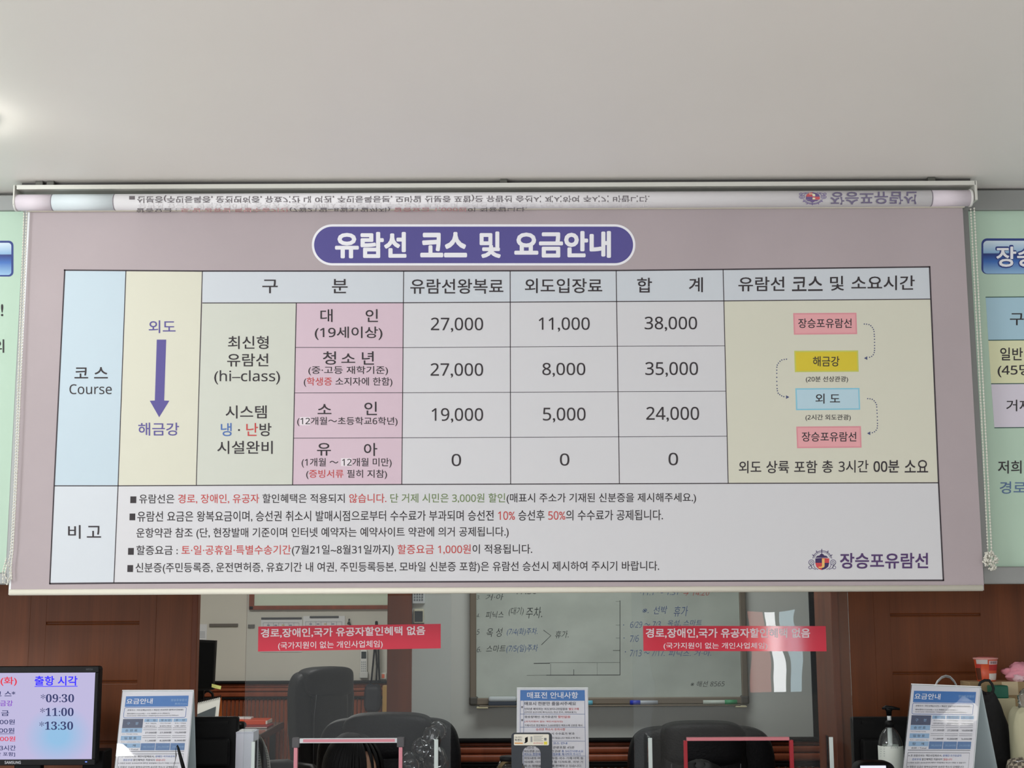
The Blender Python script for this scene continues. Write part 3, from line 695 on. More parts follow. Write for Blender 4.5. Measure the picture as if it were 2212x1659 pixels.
# ================================================================== acrylic partitions with taped hatch openings
YP = 4.32
def XP(px, py=1500): return bx_(px, py, YP)
def partition(label, x0, x1, h0, h1, hy, post, bar_c, clips, wings):
    ztop = 1.66; zb = ZL; zh = bz((h0 + h1) / 2, hy, YP)
    t = thing('acrylic_partition', label, 'partition', ((XP(x0) + XP(x1)) / 2, YP, ZL))
    a, b, c, d = XP(x0, 1450), XP(h0, 1630), XP(h1, 1630), XP(x1, 1450)
    V = []
    for y in (YP, YP + 0.004):
        V += [(a, y, zb), (a, y, ztop), (d, y, ztop), (d, y, zb), (c, y, zb), (c, y, zh), (b, y, zh), (b, y, zb)]
    Fq = [[0, 7, 6, 1], [1, 6, 5, 2], [2, 5, 4, 3]]
    Fc = Fq + [[8 + i for i in f][::-1] for f in Fq] + [[i, (i + 1) % 8, 8 + (i + 1) % 8, 8 + i] for i in range(8)]
    mesh_obj('pane', V, Fc, PANE, t)
    pw = 0.011
    for xx in (b, c): box('hatch_post', (xx - pw / 2, YP - 0.006, zb), (xx + pw / 2, YP + 0.01, zh), post, t, 0.001)
    br = box('hatch_bar', (b + 0.004, YP - 0.006, zh - 0.001), (c - 0.006, YP + 0.01, zh + 0.0125 if clips else zh + 0.009), WHITE if clips else bar_c, t, 0.001)
    if clips:
        box('tape_strip', (b + 0.07 * (c - b), YP - 0.0068, zh + 0.002), (c - 0.055 * (c - b), YP - 0.006, zh + 0.0105), bar_c, br)
        for xx in (b, c): box('corner_clip', (xx - 0.011, YP - 0.009, zh - 0.014), (xx + 0.011, YP + 0.012, zh + 0.015), mat((92, 90, 92), 0.6, key='corner_clip'), t, 0.002)
    for (px, yy, w_) in wings:
        xx = XP(px, 1630); zt = bz(px, yy, YP - 0.07)
        w = box('side_wing', (xx - 0.002, YP - 0.07, zb), (xx + 0.002, YP, zt), CLEAR, t)
        box('edge_strip', (xx - w_ / 2, YP - 0.073, zb), (xx + w_ / 2, YP - 0.068, zt), mat((214, 224, 220), 0.35, key='frosted_edge'), w, 0.001)
    return t
PINK = mat((232, 150, 162), 0.5, key='pink_tape'); REDP = mat((176, 28, 44), 0.45, key='red_tape'); ROSE = mat((222, 132, 140), 0.5, key='rose_tape')
partition('hanging clear pane with pink framed hatch and grey corner clips', 530, 974, 639, 865.5, 1604, PINK, PINK, True, ((556, 1602, .0105), (945, 1597, .012)))
partition('hanging clear pane with red posted hatch over the right desk chair', 1367, 1838, 1481, 1710, 1599, REDP, ROSE, False, ((1400, 1594, .012), (1785, 1592, .012)))
PS = wallplane(YP - 0.0006)
STK = mat((226, 60, 80), 0.06, key='sticker_red', spec=0.6)
def sticker(label, q, l1, l2):
    o = tag(pquad('red_sticker', q, PS, 0.0006, STK, None), label, 'sticker', None)
    box_ = [PS.hit(*p, 0.0006) for p in q]
    WHT = mat((246, 232, 236), 0.5, key='sticker_print')
    letter([('경로,장애인,국가 유공자할인혜택 없음', WHT)], *l1[:4], PS, o, l1[4], .02, off=.001)
    letter([('(국가지원이 없는 개인사업체임)', WHT)], *l2[:4], PS, o, l2[4], .008, off=.001)
sticker('red notice sticker stuck over the grey chair and brown post', [(558, 1353.6), (952, 1347.6), (952, 1400.5), (557.3, 1407.3)], (563.5, 918.6, 1358, 1378.3, -6), (600.7, 826.6, 1387, 1404.6, -4))
sticker('red notice sticker stuck over the right end of the whiteboard', [(1389, 1352), (1783.6, 1352.4), (1785.6, 1407), (1390, 1406)], (1395, 1750, 1357, 1378.5, 0), (1433.5, 1657.5, 1388, 1403.5, 0))

# ================================================================== sign stands on the ledge
SIGNCLEAR = glassmat((.97, .97, .97), 1.2, 0.0, 0, 'sign_acrylic')
def tent(name, label, X, Z, Y, yaw, lean, w, back=True, zb=None):
    """leaning acrylic stand; returns the thing, its paper part and the paper plane"""
    yaw = math.radians(yaw); lean = math.radians(lean); zb = ZL if zb is None else zb
    h = (Z - zb - 0.001) / math.cos(lean)
    c = np.array([X, Y, Z]); wv = np.array([math.cos(yaw), -math.sin(yaw), 0]); nh = np.array([-math.sin(yaw), -math.cos(yaw), 0])
    dn = np.array([0, 0, -1.0]) * math.cos(lean) + nh * math.sin(lean); n = nh * math.cos(lean) + np.array([0, 0, 1.0]) * math.sin(lean)
    t = thing(name, label, 'sign', tuple(c + np.array([0, 0, zb - Z])))
    def slab(nm, top, d, nn, th, m, par, u0=-w / 2, u1=w / 2, v0=0.0, v1=h):
        V = []
        for k in (0.0, -th):
            for (u, v) in ((u0, v0), (u1, v0), (u1, v1), (u0, v1)): V.append(top + wv * u + d * v + nn * k)
        return mesh_obj(nm, V, [[0, 3, 2, 1], [4, 5, 6, 7], [0, 1, 5, 4], [1, 2, 6, 5], [2, 3, 7, 6], [3, 0, 4, 7]], m, par)
    slab('acrylic_panel', c, dn, n, 0.0015, SIGNCLEAR, t)
    pp = slab('paper_sheet', c - n * 0.003, dn, n, 0.0006, mat((226, 226, 232), 0.45, key='paper_white', coat=0.3), t, -w / 2 + .002, w / 2 - .002, .003, h - .004)
    slab('acrylic_panel', c - n * 0.005, dn, n, 0.0015, mat((226, 232, 234), 0.3, key='acrylic_back'), t)
    slab('top_edge', c + np.array([0, 0, .0022]), np.array([0, 0, -1.0]), nh, .009, mat((246, 248, 250), 0.15, key='polished_edge'), t, v1=.0022)
    if back:
        db = np.array([0, 0, -1.0]) * math.cos(lean) - nh * math.sin(lean); nb = -nh * math.cos(lean) + np.array([0, 0, 1.0]) * math.sin(lean)
        slab('back_panel', c - n * 0.007, db, -nb, 0.002, mat((206, 222, 226), 0.35, key='frosted_acrylic'), t, v1=h - .003)
    return t, pp, Flat(c - n * 0.003, n)
PBLUE = mat((70, 124, 190), 0.5, key='sign_blue'); PLB = mat((150, 184, 216), 0.5, key='sign_light_blue'); PDG = mat((84, 92, 116), 0.5, key='sign_slate'); PMB = mat((96, 130, 176), 0.5, key='sign_mid_blue')
TXD = mat((70, 72, 84), 0.6, key='sign_text'); TXB = mat((70, 110, 180), 0.6, key='sign_text_blue'); TXR = mat((206, 80, 84), 0.6, key='sign_text_red')
def faresheet(pp, S, A, B, C, D, pale):
    """fare sheet laid out in sheet coordinates u, v (v in widths) between its four pixel corners"""
    A, B, C, D = [np.array(q, float) for q in (A, B, C, D)]
    class Map:
        def hit(s, u, v, off=0.0):
            u = np.asarray(u, float)[..., None]; v = np.asarray(v, float)[..., None]
            p = A + (B - A) * u + (D - A) * v + (A - B + C - D) * u * v
            return S.hit(p[..., 0], p[..., 1], off)
    mp = Map()
    def R(u0, v0, u1, v1, m, nm='print_panel'): pquad(nm, [(u0, v0), (u1, v0), (u1, v1), (u0, v1)], mp, .0004, m, pp)
    def T(s, u0, u1, v0, v1, m=TXD, b=.006): letter([(s, m)] if isinstance(s, str) else s, u0, u1, v0, v1, mp, pp, 0, b, off=.0008)
    R(.05, .055, .95, .19, PBLUE); T('요금안내', .065, .44, .085, .155, PRWHITE, .012); T('장승포유람선', .70, .93, .095, .125, PLB, .006); T('费用/Fees', .76, .935, .145, .172, PLB, 0)
    fr = rrect(.05, .2, .93, .33, .02, 3); fr.append(fr[0]); prule('print_rule', fr, .006, mp, .0004, TXB, pp)
    T('관광코스 : 외도상륙(2시간) + 해금강 선상관광 (왕복3시간00분)', .095, .89, .222, .246, b=.004); T('观光:观光小人(2小时) + 小人 时观光 (人小 3时00小)', .095, .70, .268, .288, b=.002); T('tourist course : Oedo botania + Haegeumgang island (round trip 3:00hours)', .095, .83, .295, .314, b=0)
    R(.05, .345, .335, .46, PDG); T('구     분', .11, .275, .385, .42, PLB, .004)
    for i, (s, a) in enumerate((('성    인', '大人 / Adults'), ('청 소 년', '小大人/Teenager'), ('소    인', '小人 / Child'))):
        u = .352 + i * .206; R(u, .345, u + .19, .385, PLB); T(s, u + .03, u + .16, .352, .377, b=.002)
        T(a, u + .02, u + .175, .395, .412, b=0); T(('대학생이상~', '중고등학교 재학생', '12개월 ~ 초등학교')[i], u + .02, u + .18, .43, .448, b=.002)
        for v in (.462, .485, .562, .585): prule('print_rule', [(u, v), (u + .19, v)], .004, mp, .0004, TXD, pp)
        T(('27,000원', '27,000원', '19,000원')[i], u + .03, u + .19, .508, .534, b=.008); T(('11,000원', '8,000원', '5,000원')[i], u + .04, u + .19, .61, .636, b=.008)
        R(u - .01, .655, u + .188, .745, PMB); T(('38,000원', '35,000원', '24,000원')[i], u + .02, u + .175, .69, .715, PLB, .008)
    for v, s in ((.462, '승 선 료'), (.56, '입 장 료'), (.655, '합    계')):
        R(.05, v, .335, v + .058, PLB); T(s, .10, .27, v + .014, v + .044, b=.002)
    T('小人 / Passage money', .06, .28, .53, .545, b=0); T('大人 / admission fee', .06, .33, .63, .645, b=0); T('合計 / Total', .09, .31, .722, .746, TXD, .004)
    prule('print_rule', [(.045, .76), (.95, .76)], .006, mp, .0004, TXD, pp)
    fr = [(.05, .79), (.945, .79), (.945, 1.3), (.05, 1.3), (.05, .79)]; prule('print_rule', fr, .005, mp, .0004, TXD, pp)
    T([('※ 본 유람선사는 개인사업체로서, ', TXD), ('장애인·국가유공자', TXB)], .06, .83, .81, .838, b=.004); T([('경로우대', TXB), (' 할인혜택은 적용되지 ', TXD), ('않습니다', TXR)], .12, .70, .855, .882, b=.004)
    T('※ 유람선 요금은 승선요금이며 예약은 현장발매시 주소가 기재된 수 있습니다', .06, .90, .90, .918, b=.002); T('※ 유람선 요금은 왕복요금이며 승선권 취소시 공제됩니다', .06, .88, .945, .97, b=.004)
t, pp, S = tent('sign_stand', 'slanted acrylic fare sheet stand beside the black lit screen', -1.0637, 1.3397, 4.2455, 1.7, 12, .215)
faresheet(pp, S, (266, 1495), (416, 1493), (402, 1664), (244, 1664), 0)
t, pp, S = tent('sign_stand', 'slanted acrylic fare sheet stand beside the pump bottle', 1.2615, 1.3497, 4.1485, 43.6, 18, .215)
faresheet(pp, S, (1968, 1482), (2117, 1485), (2099, 1664), (1950, 1664), 0)
t, pp, S = tent('sign_stand', 'upright acrylic notice stand behind the black bookend in the middle', 0.1178, 1.3391, 4.2798, 3.7, 12, .215, back=False)
box('support_foot', (0.02, 4.23, ZL), (0.22, 4.36, ZL + 0.006), CLEAR, t)
sweep('support_leg', [(0.12, 4.29, ZL + 0.2), (0.12, 4.35, ZL + 0.006)], 0.003, CLEAR, t, 6)
pquad('print_panel', [(1124, 1490.6), (1263, 1490.8), (1263.6, 1513.7), (1123.6, 1513.5)], S, .0004, PBLUE, pp)
letter([('매표전 안내사항', PRWHITE)], 1138.7, 1248.6, 1494.7, 1508.8, S, pp, 0, .012, off=.0008)
GBL = mat((128, 140, 176), 0.6, key='sign_rule')
for a in ([(1124, 1513), (1122.5, 1668)], [(1131.5, 1513), (1130.5, 1668)], [(1263.2, 1513), (1265, 1668)], [(1124, 1542.3), (1263.4, 1542.6)], [(1123.6, 1570.7), (1263.8, 1571)], [(1123.4, 1600.7), (1264, 1601)], [(1123, 1632.8), (1264.4, 1633)]):
    prule('print_rule', a, 1.0, S, .0004, GBL, pp)
def N(s, a, b, c, d, m=None, bo=.006): letter([(s, m or TXD)] if isinstance(s, str) else s, a, b, c, d, S, pp, 0, bo, off=.0008)
N('매표시 한분만 줄을서주세요', 1133, 1244.3, 1515.8, 1523.8, bo=.01)
N([('인터넷 예약자는 외도보타니아입장료 ', TXD), ('별도구매', TXR)], 1133, 1250, 1528.8, 1534.2); N('(인터넷 승선시에 매시(시간) 현금 준비, 재매표불가)', 1133, 1245, 1536.6, 1541, bo=.002)
N('※', 1125.5, 1130, 1525, 1530, bo=0); N('※', 1125.5, 1130, 1553, 1558, bo=0)
N([('경로장애인 국가유공자 ', TXD), ('할인없음', TXR)], 1133, 1232, 1545.8, 1551.2); N('(국가지원이 없는 개인사업자임)', 1133, 1215.7, 1556.7, 1561, TXR); N('거제시민은 현장매표시 3,000원할인 매표소에 신분증 제시', 1133, 1257.5, 1564.6, 1569.5, bo=.003)
N('승선권 취소시 유의사항', 1157.6, 1221, 1572.8, 1578.2, TXR); N('승선시간 이전 취소시 수수료가 부과', 1133, 1241, 1582, 1587.6); N('승선시간 이후에는 적용되지 않습니다 매표소에 제시', 1133, 1252.8, 1592, 1596, bo=.003)
N('유람선 코스 안내', 1170, 1225, 1603, 1608.2, TXB); N('해금강 해금강선상관광포함 45분', 1133, 1241, 1611.6, 1617.2); N([('외도관광 2시간 소요시간 25분 ', TXD), ('총 3시간10분소요', TXB)], 1132, 1259.8, 1620, 1625.4); N('외도는 현장에서 별도 입장료를 제시하여 주시기', 1132, 1253.8, 1626.6, 1631.6, TXB)
N('외도내의 여러 시설 우동·국수·거제·어묵 등', 1132, 1260, 1635, 1640.6); N('식사류, 아이스·떡·빵 등 디저트류, 외부·거', 1132, 1259, 1643.2, 1648.6); N('피·스 청량음료·음료를 판매하고 있습니다.', 1132, 1257, 1651.5, 1657.2)

# ---- bookend
YK = 4.05
KS = wallplane(YK)
bk = thing('bookend', 'black metal bookend with cream printed label in front of the notice', 'bookend', (bx_(1149, 1640, YK), YK, ZL))
def plate_with_arch():
    xa, xb2 = bx_(1104.7, 1640, YK), bx_(1193, 1640, YK); zt = bz(1149, 1582.5, YK); ya = bx_(1128.8, 1650, YK); yb2 = bx_(1168, 1650, YK); za_ = bz(1149, 1611.5, YK)
    r = 0.011; ra = (yb2 - ya) * 0.42; N_ = 8; out = []; inn = []
    def arcp(cx, cz, rr, a0, a1): return [(cx + rr * math.cos(math.radians(a0 + (a1 - a0) * k / N_)), cz + rr * math.sin(math.radians(a0 + (a1 - a0) * k / N_))) for k in range(N_ + 1)]
    out = [(xa, ZL + 0.002)] + arcp(xa + r, zt - r, r, 180, 90) + arcp(xb2 - r, zt - r, r, 90, 0) + [(xb2, ZL + 0.002)]
    inn = [(ya, ZL + 0.002)] + arcp(ya + ra, za_ - ra, ra, 180, 90) + arcp(yb2 - ra, za_ - ra, ra, 90, 0) + [(yb2, ZL + 0.002)]
    V = []; Fc = []; k = len(out)
    for y in (YK, YK + 0.0016):
        V += [(p[0], y, p[1]) for p in out] + [(p[0], y, p[1]) for p in inn]
    for i in range(k - 1):
        Fc.append([i, i + 1, k + i + 1, k + i]); Fc.append([2 * k + i, 3 * k + i, 3 * k + i + 1, 2 * k + i + 1])
        Fc.append([i, 2 * k + i, 2 * k + i + 1, i + 1]); Fc.append([k + i, k + i + 1, 3 * k + i + 1, 3 * k + i])
    Fc.append([0, k, 3 * k, 2 * k]); Fc.append([k - 1, 3 * k - 1, 4 * k - 1, 2 * k - 1])
    return V, Fc, xa, xb2
V, Fc, ka, kb = plate_with_arch()
bp_ = mesh_obj('upright_plate', V, Fc, mat((40, 46, 54), 0.45, key='bookend_black'), bk)
box('base_plate', (ka, YK, ZL), (kb, YK + 0.03, ZL + 0.002), mat((40, 46, 54), 0.45, key='bookend_black'), bk)
lb = pquad('label', rrect(1110, 1586, 1185.8, 1610, 2.5, 4), KS, 0.0004, mat((226, 222, 206), 0.4, key='label_cream'), bk)
letter([('북엔드', TXD)], 1111.7, 1128, 1595.8, 1601.4, KS, lb, 0, .008, off=.0008); letter([('전용 북엔드', TXD)], 1111.7, 1128, 1591, 1594, KS, lb, 0, 0, off=.0008)
pquad('label_mark', [(1111.7, 1604.2), (1129.5, 1604.2), (1129.5, 1606.6), (1111.7, 1606.6)], KS, .0007, mat((220, 150, 70), .5, key='mark_orange'), lb)
pquad('label_mark', [(1134, 1594), (1140, 1591.5), (1140, 1602), (1136, 1605), (1131, 1605.5), (1134, 1603)], KS, .0007, BLACKM, lb)
pquad('label_mark', [(1146, 1591), (1150, 1591), (1150, 1603), (1146, 1603)], KS, .0007, mat((150, 150, 150), .5, key='mark_grey'), lb)
for k in range(5): prule('label_mark', [(1152.5, 1590 + 2.6 * k), (1173 - (k % 2) * 3, 1590 + 2.6 * k)], 1.0, KS, .0007, mat((150, 150, 150), .5, key='mark_grey'), lb)
letter([('경고주의사항', TXR)], 1152, 1173, 1603.5, 1607.5, KS, lb, 0, 0, off=.0008)
pquad('label_mark', [(1175, 1602), (1182, 1602), (1182, 1608.5), (1175, 1608.5)], KS, .0007, mat((222, 206, 64), .5, key='mark_yellow'), lb)
pquad('label_mark', [(1175.5, 1594), (1180.5, 1594), (1180.5, 1599.5), (1175.5, 1599.5)], KS, .0007, mat((110, 112, 112), .5, key='mark_grey'), lb)

# ---- glass jar behind the bookend
YJ = 4.13
jx = bx_(1103, 1640, YJ); jz = bz(1100, 1633, YJ)
jar = thing('glass_jar', 'small clear jar with black lid half hidden by the bookend', 'jar', (jx, YJ, ZL))
lathe('jar_body', [(0.03, 0), (0.041, 0.004), (0.042, jz - ZL - 0.034), (0.036, jz - ZL - 0.022), (0.030, jz - ZL - 0.012)], (jx, YJ, ZL), glassmat(key='jar_glass', ior=1.5), jar)
lathe('jar_contents', [(0.036, 0.004), (0.039, 0.01), (0.039, jz - ZL - 0.038)], (jx, YJ, ZL), mat((196, 168, 120), 0.7, key='jar_contents'), jar)
lathe('lid', [(0.0315, jz - ZL - 0.013), (0.0315, jz - ZL - 0.002), (0.029, jz - ZL)], (jx, YJ, ZL), BLACKM, jar)

# ---- lit display monitor on the left
YM = 4.18
MS = wallplane(YM)
mx0 = bx_(-95, 1540, YM); mx1 = bx_(210, 1540, YM); mz1 = bz(150, 1439.5, YM); mz0 = bz(150, 1653, YM)
mon = thing('display_monitor', 'black desktop monitor at left edge lit with blue and red sailing times', 'monitor', ((mx0 + mx1) / 2, YM, ZL))
box('housing', (mx0, YM + 0.004, mz0), (mx1, YM + 0.045, mz1), BLACK, mon, 0.008)
sx1 = bx_(202.5, 1540, YM); sz1 = bz(150, 1453, YM); sz0 = bz(150, 1640, YM); sx0_ = mx0 + 0.014
for lo, hi in (((mx0, mz0), (mx1, sz0)), ((mx0, sz1), (mx1, mz1)), ((mx0, sz0), (sx0_, sz1)), ((sx1, sz0), (mx1, sz1))):
    box('bezel', (lo[0], YM - 0.003, lo[1]), (hi[0], YM + 0.006, hi[1]), BLACK, mon, 0.0015)
m = bpy.data.materials.new('lit_screen'); m.use_nodes = True; nt = m.node_tree; nt.nodes.clear()
o_ = nt.nodes.new('ShaderNodeOutputMaterial'); em = nt.nodes.new('ShaderNodeEmission'); tc = nt.nodes.new('ShaderNodeTexCoord'); gr = nt.nodes.new('ShaderNodeTexGradient'); gr.gradient_type = 'SPHERICAL'
mpg = nt.nodes.new('ShaderNodeMapping'); mpg.inputs['Location'].default_value = (-0.74 / 0.26, 0, -0.27 / 0.36); mpg.inputs['Scale'].default_value = (1 / 0.26, 0.001, 1 / 0.36)
rp = nt.nodes.new('ShaderNodeValToRGB'); rp.color_ramp.elements[0].color = rgb((196, 190, 226)); rp.color_ramp.elements[1].color = rgb((152, 196, 232)); rp.color_ramp.elements[1].position = 0.75
nt.links.new(tc.outputs['Generated'], mpg.inputs[0]); nt.links.new(mpg.outputs[0], gr.inputs[0]); nt.links.new(gr.outputs[0], rp.inputs[0]); nt.links.new(rp.outputs[0], em.inputs[0]); nt.links.new(em.outputs[0], o_.inputs[0])
scr = box('screen', (sx0_, YM, sz0), (sx1, YM + 0.003, sz1), m, mon)
def emis(c):
    k = ('e', c)
    if k in MATS: return MATS[k]
    q = mat(c, 0.5, emit=0.9, key='screen_ink', spec=0.0); MATS[k] = q; return q
SD, SR_, SB, SPu = emis((46, 50, 84)), emis((176, 44, 60)), emis((50, 44, 206)), emis((104, 60, 150))
def SCN(s, a, b, c, d, m_=None, bo=.01, face=sans): letter([(s, m_ or SD)], a, b, c, d, MS, scr, 0, bo, off=.0006, face=face)
SCN('(화)', 1, 36.5, 1462, 1481.5, SR_, .014); SCN('출항 시각', 74.7, 167.6, 1460, 1481, SB, .022)
prule('underline', [(74.7, 1483), (167.6, 1482.4)], 1.5, MS, .0006, SB, scr)
SCN('*코 스*', -20, 33, 1493, 1504, bo=.014); SCN('해금강', -14, 27.6, 1513, 1525.5, SPu, .014); SCN('요 금', -22, 19.7, 1534.7, 1546.5, bo=.014)
SCN('27,000원', -33, 32, 1554, 1565.5, bo=.014); SCN('11,000원', -34, 31, 1572.4, 1584, bo=.014); SCN('38,000원', -33, 33, 1590.6, 1602, SR_, .014)
prule('underline', [(-34, 1585.5), (31, 1585)], 1.0, MS, .0006, SD, scr)
SCN('총 3시간', -18, 34, 1610, 1621.5, bo=.014); SCN('간 포함]', -9, 32.5, 1624.7, 1634.5, bo=.014)
SCN('*09:30', 88, 160, 1499.4, 1517, bo=0, face=serif); SCN('*11:00', 86.8, 159, 1529, 1546.8, bo=0, face=serif); SCN('*13:30', 85, 157.8, 1558.6, 1576.5, bo=0, face=serif)
BS = wallplane(YM - 0.003)
letter([('SAMSUNG', mat((206, 208, 214), .4, key='maker_print'))], 10, 45, 1644, 1650, BS, mon, 0, .016, off=.0004)
letter([('MEGA', mat((74, 76, 80), .4, key='maker_print'))], 186, 201, 1444, 1447.6, BS, mon, 0, .004, off=.0004)
pquad('power_light', [(184, 1645), (188, 1645), (188, 1646.6), (184, 1646.6)], BS, .0004, mat((80, 110, 255), .4, emit=3.0, key='power_led'), mon)
box('neck', ((mx0 + mx1) / 2 - 0.04, YM + 0.03, ZL + 0.01), ((mx0 + mx1) / 2 + 0.04, YM + 0.06, mz0 + 0.08), BLACK, mon, 0.004)
lathe('foot', [(0.11, 0), (0.11, 0.006), (0.09, 0.013)], ((mx0 + mx1) / 2, YM + 0.03, ZL), BLACK, mon)
# small black speaker right of it
sp0 = bx_(206, 1640, 4.3); sp1 = bx_(230, 1640, 4.3)
spk = thing('desktop_speaker', 'small black speaker tucked between lit monitor and fare sheet', 'speaker', ((sp0 + sp1) / 2, 4.3, ZL))
box('cabinet', (sp0 - 0.03, 4.27, ZL), (sp1, 4.36, bz(220, 1622, 4.27)), BLACKM, spk, 0.004)
lathe('driver', [(0.018, 0.0), (0.022, 0.003), (0.012, 0.001)], ((sp0 + sp1) / 2 - 0.012, 4.27, ZL + 0.06), BLACK, spk, axis=((1, 0, 0), (0, 0, -1), (0, 1, 0)))

# ---- pen on a leash in front of the left fare sheet
YN = 4.08
pen = thing('counter_pen', 'black counter pen on a thin cord before the fare sheet', 'pen', (*at(396, 1659, YN)[:2], ZL))
a, b = at(383, 1609, YN), at(407, 1700, YN + .01)
lathe('pen_stand', [(0.03, 0), (0.03, 0.008), (0.012, 0.02), (0.009, 0.04)], (b[0], b[1], ZL), BLACK, pen)
b[2] = max(b[2], ZL + 0.03)
sweep('pen_barrel', [a, a + (b - a) * .08, a + (b - a) * .4, b], [.0012, .0034, .0052, .006], BLACK, pen, 10)
sweep('cord', [at(382, 1611, YN), at(379.5, 1618, YN), at(380.5, 1632, YN), at(378, 1645, YN), at(374.5, 1658, YN), at(372, 1700, YN)], [.0006, .0006, .0014, .0006, .0006, .0006], BLACKM, pen, 6)

# ---- black monitor backs
def monitor_back(label, px0, px1, py, Y, lip):
    xa, xb2 = bx_(px0, 1600, Y), bx_(px1, 1600, Y); zt = bz((px0 + px1) / 2, py, Y); xm = (xa + xb2) / 2
    t = thing('monitor', label, 'monitor', (xm, Y, ZL))
    z0 = ZL + 0.05 if zt - ZL > .2 else ZL + 0.03
    bev = 0.006
    box('housing', (xa, Y, z0), (xb2, Y + 0.03, zt), BLACKM, t, bev)
    box('rear_cover', (xa + 0.02, Y - 0.025, z0 + 0.03), (xb2 - lip, Y + 0.001, zt - 0.062), BLACKM, t, 0.012, 3)
    box('rear_vent', (xa + 0.03, Y - 0.004, zt - 0.02), (xb2 - lip - .01, Y + 0.001, zt - 0.012), BLACK, t)
    box('screen', (xa + 0.012, Y + 0.03, z0 + 0.012), (xb2 - 0.012, Y + 0.0315, zt - 0.012), mat((10, 12, 16), 0.1, key='dark_screen'), t)
    box('neck', (xm - 0.03, Y + 0.002, ZL + 0.008), (xm + 0.03, Y + 0.022, z0 + 0.06), BLACK, t, 0.004)
    lathe('foot', [(0.075, 0), (0.075, 0.005), (0.06, 0.011)], (xm, Y + 0.012, ZL), BLACK, t)
    return t
monitor_back('black monitor turned away beside left fare sheet and white box', 350, 513, 1549, 4.40, .02)
monitor_back('black monitor turned away behind the pump bottle at right', 1842, 2000, 1549, 4.40, .02)
# white paper carton next to it
pc0, pc1 = bx_(512, 1600, 4.42), bx_(550, 1600, 4.42)
zt = bz(530, 1581, 4.40)
pc = thing('paper_carton', 'tall white paper carton beside the black monitor back', 'carton', ((pc0 + pc1) / 2, 4.42, ZL))
box('carton_body', (pc0, 4.40, ZL), (pc1, 4.49, zt), mat((222, 224, 234), 0.6, key='carton_white'), pc, 0.001)
box('loose_sheet', (pc0 + .002, 4.402, zt), (pc1 - .006, 4.488, zt + .0016), WHITE, pc)
box('lid_flap', (pc0, 4.399, zt - 0.006), (pc1, 4.4, zt), mat((206, 208, 220), 0.6, key='carton_flap'), pc)

# ---- pump bottle
YQ = 4.28
qx = bx_(1923, 1600, YQ); 
def qz(y): return bz(1923, y, YQ) - ZL
pump = thing('pump_bottle', 'clear sanitizer pump bottle with black pump before the dark monitor', 'bottle', (qx, YQ, ZL))
lathe('bottle_body', [(0.034, 0), (0.0365, 0.004), (0.0365, qz(1610)), (0.0355, qz(1602)), (0.030, qz(1588)), (0.020, qz(1577)), (0.012, qz(1573)), (0.012, qz(1566))], (qx, YQ, ZL), glassmat(key='bottle_plastic', tint=(.9, .93, .92), haze=.06), pump)
lathe('label', [(0.0368, 0.01), (0.0371, 0.012), (0.0371, qz(1611)), (0.0368, qz(1610))], (qx, YQ, ZL), mat((222, 228, 218), 0.45, key='bottle_label'), pump, cap=False)
lathe('collar', [(0.0135, qz(1570)), (0.0135, qz(1560)), (0.009, qz(1556))], (qx, YQ, ZL), BLACKM, pump)
lathe('stem', [(0.006, qz(1558)), (0.006, qz(1543))], (qx, YQ, ZL), mat((212, 216, 216), 0.4, key='pump_stem'), pump)
lathe('dip_tube', [(0.007, 0.01), (0.007, qz(1572))], (qx, YQ, ZL), mat((220, 226, 224), 0.4, key='dip_tube'), pump, 12)
lathe('pump_head', [(0.0075, qz(1546)), (0.0085, qz(1536)), (0.012, qz(1533)), (0.011, qz(1529))], (qx, YQ, ZL), BLACK, pump)
zz = ZL + qz(1530)
sweep('nozzle', [(qx - .02, YQ, zz - .001), (qx - .008, YQ, zz + .003), (qx + .012, YQ - .004, zz + .001), (qx + .031, YQ - .008, zz - .002)], [.003, .0062, .0055, .0032], BLACK, pump, 10)
BSF = Tube((qx, YQ, 0), (qx, YQ, 1), 0.0372)
for k in range(5): prule('label_print', [(1902, 1613 + 5 * k), (1911, 1613 + 5 * k)], 1.0, BSF, .0003, mat((130, 140, 138), .6, key='label_print'), pump)
letter([('손소독제', mat((140, 150, 148), .6, key='label_print2'))], 1924, 1940, 1613, 1617, BSF, pump, 0, 0, off=.0003)

# ---- payment terminal at the bottom edge
YT = 4.02
tx0, tx1 = bx_(1850, 1655, YT), bx_(1938, 1655, YT); tz = bz(1890, 1646, YT)
term = thing('card_terminal', 'black card terminal with small bright screen below the pump bottle', 'card terminal', ((tx0 + tx1) / 2, YT + .03, ZL))
cushion('terminal_body', ((tx0 + tx1) / 2, YT + .04, (tz + ZL) / 2), ((tx1 - tx0) / 2, .045, (tz - ZL) / 2), BLACK, term, (.45, .35))
sc_ = box('screen', (bx_(1858, 1655, YT), YT - .006, tz - .05), (bx_(1913, 1655, YT), YT - .003, tz - .0095), mat((206, 210, 230), .3, emit=.7, key='terminal_screen'), term, rot=Matrix.Rotation(math.radians(-8), 3, 'X'))
box('keypad', (tx0 + .02, YT - .008, ZL + .01), (tx1 - .02, YT, tz - .06), BLACKM, term, .003)

